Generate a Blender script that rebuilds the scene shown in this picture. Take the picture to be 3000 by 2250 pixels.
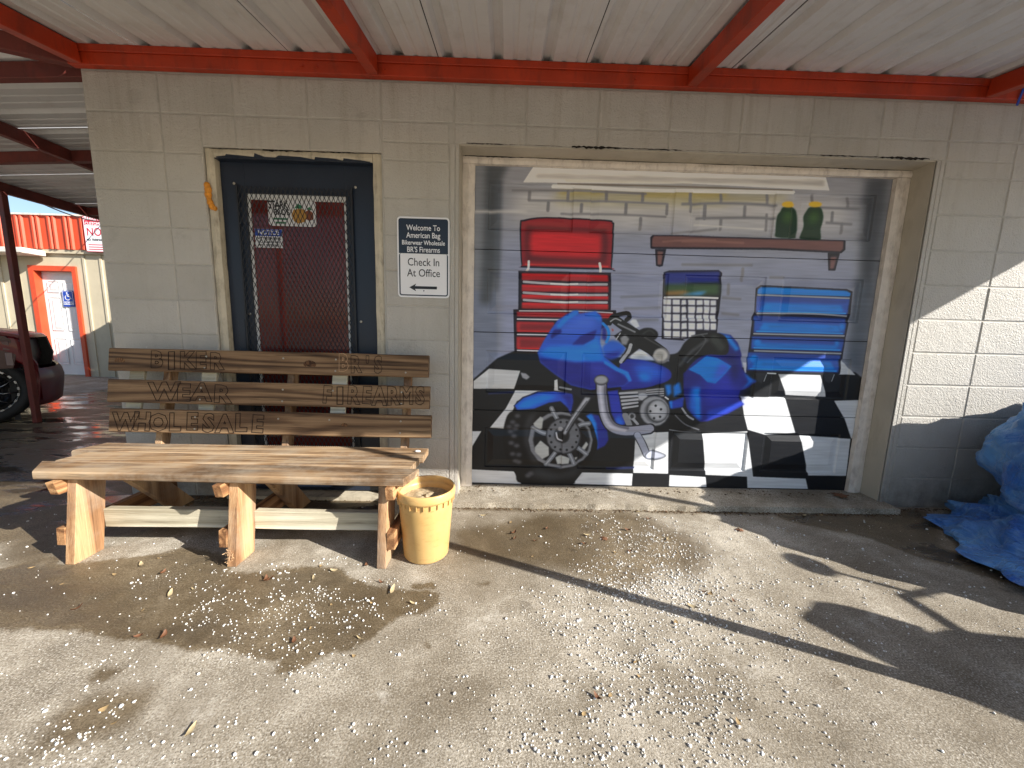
import bpy, bmesh, math, random
import numpy as np
from mathutils import Vector, Matrix
random.seed(7); rng = np.random.default_rng(7)
scene = bpy.context.scene
for o in list(bpy.data.objects): bpy.data.objects.remove(o)
col = scene.collection

# ------------------------------------------------------------------ camera, sky, sun, exposure
camd = bpy.data.cameras.new('camera'); cam = bpy.data.objects.new('camera', camd); col.objects.link(cam)
CYAW, CPITCH, CROLL = math.radians(1.083), math.radians(-8.039), math.radians(1.448)
fw = Vector((math.sin(CYAW)*math.cos(CPITCH), math.cos(CYAW)*math.cos(CPITCH), math.sin(CPITCH)))
rt = Vector((math.cos(CYAW), -math.sin(CYAW), 0)); up = rt.cross(fw)
r2 = rt*math.cos(CROLL)+up*math.sin(CROLL); u2 = up*math.cos(CROLL)-rt*math.sin(CROLL)
M = Matrix((r2, u2, -fw)).transposed().to_4x4(); M.translation = Vector((2.351, -2.300, 1.087)); cam.matrix_world = M
camd.sensor_width = 36; camd.lens = 36*1100/3000; camd.clip_end = 1000; camd.clip_start = .05
scene.camera = cam
SUN = Vector((1, -.45, .55)).normalized()
world = bpy.data.worlds.new('World'); scene.world = world; world.use_nodes = True
wn = world.node_tree; bg = wn.nodes['Background']
sky = wn.nodes.new('ShaderNodeTexSky'); sky.sky_type = 'NISHITA'; sky.sun_disc = False
sky.sun_elevation = math.asin(SUN.z); sky.sun_rotation = math.atan2(SUN.x, SUN.y)
sky.altitude = 200; sky.air_density = 1; sky.dust_density = 1; sky.ozone_density = 1.3
wn.links.new(sky.outputs[0], bg.inputs[0]); bg.inputs[1].default_value = 0.08
sd = bpy.data.lights.new('sun', 'SUN'); sd.energy = 5.0; sd.angle = math.radians(.4); sd.color = (1, .955, .89)
so = bpy.data.objects.new('sun', sd); col.objects.link(so); so.rotation_euler = (-SUN).to_track_quat('-Z', 'Y').to_euler(); so.location = (8, -6, 8)
vs = scene.view_settings; vs.view_transform = 'Standard'; vs.look = 'None'; vs.exposure = 1.05; vs.gamma = 1; vs.use_curve_mapping = False

# ------------------------------------------------------------------ helpers
WL = {}
def tag(o, label=None, cat=None, group=None, kind=None):
    if label: o['label'] = label
    if cat: o['category'] = cat
    if group: o['group'] = group
    if kind: o['kind'] = kind
    return o
def thing(name, label, cat, loc=(0, 0, 0), group=None):
    o = bpy.data.objects.new(name, None); col.objects.link(o); o.location = loc; o.empty_display_size = .1
    WL[o.name] = Vector(loc); return tag(o, label, cat, group)
class MB:
    def __init__(s): s.v = []; s.f = []
    def add(s, vs, fs):
        n = len(s.v); s.v += [tuple(v) for v in vs]; s.f += [tuple(i+n for i in f) for f in fs]; return s
    def box(s, x0, x1, y0, y1, z0, z1):
        return s.add([(x0,y0,z0),(x1,y0,z0),(x1,y1,z0),(x0,y1,z0),(x0,y0,z1),(x1,y0,z1),(x1,y1,z1),(x0,y1,z1)],
                     [(0,3,2,1),(4,5,6,7),(0,1,5,4),(1,2,6,5),(2,3,7,6),(3,0,4,7)])
    def bar(s, p0, p1, w, h, up=(0, 0, 1)):
        p0, p1 = Vector(p0), Vector(p1); d = (p1-p0).normalized(); sx = d.cross(Vector(up)).normalized(); u = sx.cross(d)
        v = [p+sx*(a*w/2)+u*(b*h/2) for p in (p0, p1) for a, b in ((-1,-1),(1,-1),(1,1),(-1,1))]
        return s.add(v, [(0,1,2,3),(7,6,5,4),(0,4,5,1),(1,5,6,2),(2,6,7,3),(3,7,4,0)])
    def tube(s, pts, r, n=8, cap=True):
        pts = [Vector(p) for p in pts]; rs = r if isinstance(r, (list, tuple)) else [r]*len(pts); rings = []
        t0 = (pts[1]-pts[0]).normalized(); a = t0.cross(Vector((0, 0, 1)))
        if a.length < .1: a = t0.cross(Vector((1, 0, 0)))
        a.normalize()
        for i, p in enumerate(pts):
            t = (pts[min(i+1, len(pts)-1)]-pts[max(i-1, 0)]).normalized(); a = (a-t*a.dot(t)).normalized(); b = t.cross(a)
            rings.append([p+(a*math.cos(k*2*math.pi/n)+b*math.sin(k*2*math.pi/n))*rs[i] for k in range(n)])
        v = [q for rr in rings for q in rr]; f = []
        for i in range(len(pts)-1):
            for k in range(n): f.append((i*n+k, i*n+(k+1)%n, (i+1)*n+(k+1)%n, (i+1)*n+k))
        if cap: f.append(tuple(range(n))[::-1]); f.append(tuple((len(pts)-1)*n+k for k in range(n)))
        return s.add(v, f)
    def lathe(s, prof, c, n=32, axis='z', squash=1):
        v = []; f = []
        for r, h in prof:
            for k in range(n):
                a = k*2*math.pi/n; x, y = r*math.cos(a), r*math.sin(a)*squash
                v.append((c[0]+x, c[1]+y, c[2]+h) if axis == 'z' else (c[0]+x, c[1]+h, c[2]+y) if axis == 'y' else (c[0]+h, c[1]+x, c[2]+y))
        for i in range(len(prof)-1):
            for k in range(n): f.append((i*n+k, i*n+(k+1)%n, (i+1)*n+(k+1)%n, (i+1)*n+k))
        return s.add(v, f)
    def prism(s, poly, axis, a, b):
        mk = {'y': lambda p, t: (p[0], t, p[1]), 'x': lambda p, t: (t, p[0], p[1]), 'z': lambda p, t: (p[0], p[1], t)}[axis]
        n = len(poly); v = [mk(p, a) for p in poly]+[mk(p, b) for p in poly]
        return s.add(v, [tuple(range(n)), tuple(range(2*n-1, n-1, -1))]+[(i, i+n, (i+1)%n+n, (i+1)%n) for i in range(n)])
    def sphere(s, c, r, n=12, m=8):
        rx, ry, rz = r if isinstance(r, (list, tuple)) else (r, r, r)
        v = []; f = []
        for i in range(m+1):
            th = math.pi*i/m
            for k in range(n):
                ph = 2*math.pi*k/n; v.append((c[0]+rx*math.sin(th)*math.cos(ph), c[1]+ry*math.sin(th)*math.sin(ph), c[2]+rz*math.cos(th)))
        for i in range(m):
            for k in range(n): f.append((i*n+k, (i+1)*n+k, (i+1)*n+(k+1)%n, i*n+(k+1)%n))
        return s.add(v, f)
    def mesh(s, name, org=(0, 0, 0), bevel=0, seg=1):
        me = bpy.data.meshes.new(name); o = Vector(org); me.from_pydata([tuple(Vector(v)-o) for v in s.v], [], s.f)
        bm = bmesh.new(); bm.from_mesh(me)
        if bevel:
            bmesh.ops.bevel(bm, geom=[e for e in bm.edges], offset=bevel, segments=seg, affect='EDGES', profile=.6, clamp_overlap=True)
        bmesh.ops.recalc_face_normals(bm, faces=bm.faces); bm.to_mesh(me); bm.free(); me.update(); return me
    def build(s, name, m, parent=None, smooth=False, bevel=0, seg=1, loc=None, kind=None):
        org = WL[parent.name] if parent else Vector(loc or (0, 0, 0))
        me = s.mesh(name, org, bevel, seg); me.materials.append(m)
        if smooth: me.polygons.foreach_set('use_smooth', [True]*len(me.polygons))
        return link(name, me, parent, org, kind)
def link(name, me, parent=None, org=(0, 0, 0), kind=None):
    o = bpy.data.objects.new(name, me); col.objects.link(o)
    if parent: o.parent = parent
    else: o.location = org
    WL[o.name] = Vector(org)
    if kind: o['kind'] = kind
    return o
def flat_shade_auto(o, ang=40):
    me = o.data; me.polygons.foreach_set('use_smooth', [True]*len(me.polygons))
    bm = bmesh.new(); bm.from_mesh(me)
    for e in bm.edges:
        if len(e.link_faces) == 2 and e.calc_face_angle(0) > math.radians(ang): e.smooth = False
    bm.to_mesh(me); bm.free(); return o
# ------------------------------------------------------------------ materials
def lin(c): return tuple((v/12.92 if v <= .04045 else ((v+.055)/1.055)**2.4) for v in c)
def rgb(r, g, b): return lin((r/255, g/255, b/255))+(1,)
class NT:
    def __init__(s, name):
        s.m = bpy.data.materials.new(name); s.m.use_nodes = True; s.t = s.m.node_tree; s.b = s.t.nodes['Principled BSDF']
    def n(s, typ, **kw):
        nd = s.t.nodes.new('ShaderNode'+typ)
        for k, v in kw.items():
            if k.startswith('_'): setattr(nd, k[1:], v)
            else: s.set(nd.inputs[k.replace('__', ' ')], v)
        return nd
    def set(s, sock, v):
        if isinstance(v, bpy.types.NodeSocket): s.t.links.new(v, sock)
        else: sock.default_value = v
    def math(s, op, a, b=None, c=None, clamp=False):
        nd = s.t.nodes.new('ShaderNodeMath'); nd.operation = op; nd.use_clamp = clamp
        for i, v in enumerate((a, b, c)):
            if v is not None: s.set(nd.inputs[i], v)
        return nd.outputs[0]
    def mix(s, f, a, b, blend='MIX'):
        nd = s.t.nodes.new('ShaderNodeMix'); nd.data_type = 'RGBA'; nd.blend_type = blend
        s.set(nd.inputs[0], f); s.set(nd.inputs[6], a); s.set(nd.inputs[7], b); return nd.outputs[2]
    def ramp(s, f, stops):
        nd = s.t.nodes.new('ShaderNodeValToRGB'); s.set(nd.inputs[0], f); e = nd.color_ramp.elements
        while len(e) < len(stops): e.new(.5)
        for q, (p, c) in zip(e, stops): q.position = p; q.color = c if len(c) == 4 else tuple(c)+(1,)
        return nd.outputs[0]
    def mr(s, v, a, b, c=0, d=1):
        nd = s.t.nodes.new('ShaderNodeMapRange'); s.set(nd.inputs[0], v)
        for i, q in enumerate((a, b, c, d)): nd.inputs[i+1].default_value = q
        return nd.outputs[0]
    def coord(s, scale=(1, 1, 1), kind='Object', rnd=0, off=None):
        tc = s.t.nodes.new('ShaderNodeTexCoord'); mp = s.t.nodes.new('ShaderNodeMapping'); src = tc.outputs[kind]
        if rnd:
            oi = s.t.nodes.new('ShaderNodeObjectInfo'); va = s.t.nodes.new('ShaderNodeVectorMath'); va.operation = 'ADD'
            s.t.links.new(src, va.inputs[0]); sc = s.t.nodes.new('ShaderNodeVectorMath'); sc.operation = 'SCALE'; sc.inputs[0].default_value = (17, 31, 23)
            s.t.links.new(oi.outputs['Random'], sc.inputs['Scale']); s.t.links.new(sc.outputs[0], va.inputs[1]); src = va.outputs[0]
        s.t.links.new(src, mp.inputs[0]); mp.inputs[3].default_value = scale; return mp.outputs[0]
    def noise(s, vec, scale, detail=4, rough=.55, dist=0, col=False):
        nd = s.n('TexNoise', Scale=scale, Detail=detail, Roughness=rough, Distortion=dist); s.t.links.new(vec, nd.inputs['Vector']); return nd.outputs['Color' if col else 'Fac']
    def bump(s, h, strength=.3, dist=.01):
        nd = s.n('Bump', Strength=strength, Distance=dist); s.t.links.new(h, nd.inputs['Height']); s.t.links.new(nd.outputs[0], s.b.inputs['Normal'])
    def out(s, color=None, rough=None, metal=None, spec=None, coat=None):
        for k, v in (('Base Color', color), ('Roughness', rough), ('Metallic', metal), ('Specular IOR Level', spec), ('Coat Weight', coat)):
            if v is not None: s.set(s.b.inputs[k], v)
        return s.m
def paint(name, c, rough=.5, var=.18, scale=6, bump=.08, bscale=120, metal=0, dirt=None, dirt_amt=.25, spec=None, coat=None):
    n = NT(name); v = n.coord(); a = n.noise(v, scale, 5); d = tuple(x*(1-var) for x in c[:3])+(1,); b = tuple(min(1, x*(1+var*.7)) for x in c[:3])+(1,)
    cc = n.ramp(a, [(.3, d), (.7, b)])
    if dirt:
        m2 = n.mr(n.noise(n.coord((1, 1, .35)), scale*2.3, 7, .68), .5, .78); cc = n.mix(n.math('MULTIPLY', m2, dirt_amt), cc, dirt)
    n.bump(n.noise(v, bscale, 3), bump, .004); return n.out(cc, n.mr(a, .3, .7, rough-.06, rough+.06), metal, spec, coat)
def wood(name, axis, dark, mid, light, rough=.75, ring=16, grey=0):
    n = NT(name); sc = [11, 11, 11]; sc[axis] = .75
    v = n.coord(tuple(sc), rnd=1); w = n.coord((1, 1, 1), rnd=1)
    wob = n.noise(v, .5, 2.5, .45, .3); big = n.noise(w, 1.7, 3)
    ph = n.math('MULTIPLY', wob, ring*7.5); rings = n.mr(n.math('SINE', ph), -1, 1); rings = n.math('POWER', rings, 1.6)
    s2 = [210, 210, 210]; s2[axis] = 3.5; fine = n.noise(n.coord(tuple(s2), rnd=1), 1, 4, .7)
    f = n.math('ADD', n.math('MULTIPLY', rings, .36), n.math('MULTIPLY', fine, .62)); f = n.math('ADD', f, n.math('MULTIPLY', n.math('SUBTRACT', big, .5), .55))
    oi = n.n('ObjectInfo'); f = n.math('ADD', f, n.math('MULTIPLY', n.math('SUBTRACT', oi.outputs['Random'], .5), .16))
    c = n.ramp(f, [(.2, light), (.46, mid), (.8, dark)])
    if grey: c = n.mix(n.mr(n.noise(w, 5, 6, .7), .42, .7, 0, grey), c, rgb(178, 168, 150))
    st = [46, 46, 46]; st[axis] = 2.2
    c = n.mix(n.math('MULTIPLY', n.mr(n.noise(n.coord(tuple(st), rnd=1), 1, 3, .6), .60, .70), .6), c, tuple(x*.42 for x in dark[:3])+(1,))
    c = n.mix(n.math('MULTIPLY', n.mr(n.noise(w, 9, 5, .7), .62, .74), .35), c, tuple(x*.6 for x in dark[:3])+(1,))
    n.bump(n.math('SUBTRACT', n.math('MULTIPLY', fine, -1.0), n.math('MULTIPLY', rings, .4)), .6, .005); return n.out(c, n.mr(fine, .3, .8, rough-.1, rough+.1), 0, .3)
def plain(name, c, rough=.5, metal=0, spec=None): return NT(name).out(c, rough, metal, spec)
M_ = {}
def block_mat():
    n = NT('painted_block'); v = n.coord(rnd=1); ge = n.n('NewGeometry')
    def pos(sc):
        mp = n.t.nodes.new('ShaderNodeMapping'); n.t.links.new(ge.outputs['Position'], mp.inputs[0]); mp.inputs[3].default_value = sc; return mp.outputs[0]
    w = pos((1, 1, 1)); sep = n.n('SeparateXYZ'); n.t.links.new(ge.outputs['Position'], sep.inputs[0])
    a = n.noise(v, 2.2, 4); c = n.ramp(a, [(.3, rgb(178, 174, 165)), (.72, rgb(194, 190, 182))])
    big = n.mr(n.noise(w, 1.3, 5, .6), .38, .64); c = n.mix(n.math('MULTIPLY', big, .30), c, rgb(200, 195, 185))
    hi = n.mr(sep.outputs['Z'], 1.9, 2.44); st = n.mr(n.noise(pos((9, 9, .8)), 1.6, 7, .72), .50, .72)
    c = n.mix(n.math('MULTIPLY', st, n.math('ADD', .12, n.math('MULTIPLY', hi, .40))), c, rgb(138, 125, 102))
    blot = n.mr(n.noise(w, 5.5, 8, .74), .57, .72); c = n.mix(n.math('MULTIPLY', blot, .34), c, rgb(132, 127, 120))
    lo = n.mr(sep.outputs['Z'], .34, .0); sp = n.mr(n.noise(w, 7, 7, .72), .36, .62); c = n.mix(n.math('MULTIPLY', n.math('MULTIPLY', lo, sp), .75), c, rgb(104, 92, 74))
    chip = n.mr(n.noise(v, 21, 5, .72), .70, .73); c = n.mix(n.math('MULTIPLY', chip, .55), c, rgb(222, 218, 210))
    pits = n.mr(n.noise(v, 95, 4, .7), .3, .62); lump = n.noise(v, 14, 5, .6)
    vo = n.n('TexVoronoi', Scale=30); n.t.links.new(v, vo.inputs['Vector']); hole = n.mr(vo.outputs['Distance'], .05, .16)
    n.bump(n.math('ADD', n.math('ADD', n.math('MULTIPLY', pits, .6), n.math('MULTIPLY', lump, 1.0)), n.math('MULTIPLY', hole, .45)), .6, .008)
    return n.out(c, n.mr(a, .3, .7, .5, .66), 0, .4)
M_['block'] = block_mat()
M_['mortar'] = paint('joint_paint', rgb(180, 176, 167), .65, .14, 8, .3, 90, dirt=rgb(96, 84, 66), dirt_amt=.35)
M_['cream'] = paint('cream_trim_paint', rgb(196, 186, 164), .55, .16, 9, .25, 60, dirt=rgb(84, 66, 44), dirt_amt=.75)
M_['jamb'] = paint('tan_jamb_paint', rgb(184, 176, 160), .5, .1, 4, .1, 50, dirt=rgb(120, 104, 80), dirt_amt=.4)
M_['stop'] = paint('white_stop_paint', rgb(226, 216, 204), .6, .14, 14, .3, 70, dirt=rgb(120, 96, 84), dirt_amt=.55)
M_['navy'] = paint('navy_door_paint', rgb(25, 36, 52), .38, .18, 5, .12, 60)
M_['red'] = paint('red_steel_paint', rgb(176, 54, 20), .48, .26, 4, .12, 60, dirt=rgb(74, 30, 20), dirt_amt=.8)
M_['old_and_shade_red'] = paint('weathered_and_shade_red_paint', rgb(112, 50, 42), .6, .25, 7, .1, 80, dirt=rgb(60, 36, 32), dirt_amt=.7)
M_['roof'] = paint('ribbed_steel_sheet', rgb(212, 212, 212), .42, .06, 2.5, .03, 40, dirt=rgb(150, 140, 124), dirt_amt=.35)
M_['roofdark'] = paint('sheet_lap', rgb(50, 42, 38), .7, .1)
M_['black'] = paint('black_gap', rgb(26, 22, 18), .9, .3)
M_['meshsteel'] = paint('black_expanded_steel', rgb(24, 26, 32), .45, .2, 20)
M_['chrome'] = plain('chrome', (.7, .7, .72, 1), .12, 1)
M_['screw'] = paint('zinc_screw', rgb(170, 166, 156), .4, .2, 50, metal=.6)
M_['white'] = paint('white_paint', rgb(232, 232, 230), .45, .05, 6, .05, 60)
M_['signwhite'] = plain('sign_white', rgb(236, 236, 238), .35)
M_['signnavy'] = plain('sign_navy', rgb(30, 42, 58), .35)
M_['signblue'] = plain('sign_blue', rgb(28, 70, 170), .35)
M_['signred'] = plain('sign_red', rgb(196, 34, 62), .4)
M_['signblack'] = plain('sign_black', rgb(26, 28, 34), .4)
M_['signgreen'] = plain('sign_green', rgb(50, 130, 90), .4)
M_['ochre'] = plain('ochre_print', rgb(196, 146, 62), .4)
M_['rust'] = plain('rust_print', rgb(140, 72, 36), .4)
M_['foam'] = paint('orange_foam', rgb(216, 142, 44), .7, .3, 40, .5, 90)
M_['rubber'] = paint('rubber', rgb(24, 24, 25), .7, .2, 30, .2, 120)

# ------------------------------------------------------------------ traced paint layers (flat print) drawn into an array
def catmull(p, closed):
    n = len(p); out = []; rngk = range(n if closed else n-1)
    for i in rngk:
        g = (lambda j: p[j % n]) if closed else (lambda j: p[min(max(j, 0), n-1)])
        a, b, c, d = g(i-1), g(i), g(i+1), g(i+2)
        for t in (0, .25, .5, .75): out.append(.5*((2*b)+(c-a)*t+(2*a-5*b+4*c-d)*t*t+(3*b-a-3*c+d)*t**3))
    if not closed: out.append(p[-1])
    return np.array(out)
def boxblur(m, r):
    r = int(round(r))
    if r < 1: return m
    for ax in (0, 1):
        for _ in range(2):
            c = np.cumsum(np.pad(m, [(r+1, r) if a == ax else (0, 0) for a in (0, 1)], mode='edge'), axis=ax)
            n = m.shape[ax]; m = (np.take(c, range(2*r+1, 2*r+1+n), axis=ax)-np.take(c, range(0, n), axis=ax))/(2*r+1)
    return m
def mask_poly(pts, W, H, blur):
    pad = int(blur*2.5+3); x0 = max(int(pts[:, 0].min())-pad, 0); x1 = min(int(pts[:, 0].max())+pad, W); y0 = max(int(pts[:, 1].min())-pad, 0); y1 = min(int(pts[:, 1].max())+pad, H)
    if x1 <= x0 or y1 <= y0: return None
    ss = 2 if blur < 2 else 1
    X = (np.arange((x1-x0)*ss)+.5)/ss+x0; Y = (np.arange((y1-y0)*ss)+.5)/ss+y0
    m = np.zeros((len(Y), len(X)), bool); n = len(pts)
    for i in range(n):
        (xa, ya), (xb, yb) = pts[i], pts[(i+1) % n]
        if ya == yb: continue
        rows = np.nonzero((Y >= min(ya, yb)) & (Y < max(ya, yb)))[0]
        if len(rows) == 0: continue
        xc = xa+(Y[rows]-ya)*(xb-xa)/(yb-ya); m[rows] ^= X[None, :] < xc[:, None]
    m = m.astype(np.float32)
    if ss == 2: m = m.reshape(m.shape[0]//2, 2, m.shape[1]//2, 2).mean((1, 3))
    return boxblur(m, blur), x0, x1, y0, y1
def mask_stroke(pts, w, W, H, blur):
    pad = int(w/2+blur*2+3); x0 = max(int(pts[:, 0].min())-pad, 0); x1 = min(int(pts[:, 0].max())+pad, W); y0 = max(int(pts[:, 1].min())-pad, 0); y1 = min(int(pts[:, 1].max())+pad, H)
    if x1 <= x0 or y1 <= y0: return None
    X, Y = np.meshgrid(np.arange(x0, x1)+.5, np.arange(y0, y1)+.5); d = np.full(X.shape, 1e9)
    for i in range(len(pts)-1):
        a, b = pts[i], pts[i+1]; ab = b-a; L = max((ab**2).sum(), 1e-9); t = np.clip(((X-a[0])*ab[0]+(Y-a[1])*ab[1])/L, 0, 1)
        d = np.minimum(d, np.hypot(X-a[0]-t*ab[0], Y-a[1]-t*ab[1]))
    return np.clip((w/2-d)/(1+blur)+.5, 0, 1), x0, x1, y0, y1
def smooth_noise(H, W, cy, cx):
    a = rng.random((H//cy+3, W//cx+3)); yi = np.arange(H)/cy; xi = np.arange(W)/cx; y0 = yi.astype(int); x0 = xi.astype(int); fy = (yi-y0)[:, None]; fx = (xi-x0)[None, :]
    fy = fy*fy*(3-2*fy); fx = fx*fx*(3-2*fx)
    return (a[y0][:, x0]*(1-fy)*(1-fx)+a[y0][:, x0+1]*(1-fy)*fx+a[y0+1][:, x0]*fy*(1-fx)+a[y0+1][:, x0+1]*fy*fx)
def make_image(name, arr, srgb=True):
    H, W = arr.shape[:2]; im = bpy.data.images.new(name, W, H, alpha=False, float_buffer=False)
    im.colorspace_settings.name = 'sRGB' if srgb else 'Non-Color'
    px = np.ones((H, W, 4), np.float32); px[..., :3] = np.clip(arr, 0, 1) if arr.ndim == 3 else np.clip(arr, 0, 1)[..., None]
    im.pixels.foreach_set(px.ravel()); im.update(); im.pack(); return im
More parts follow.
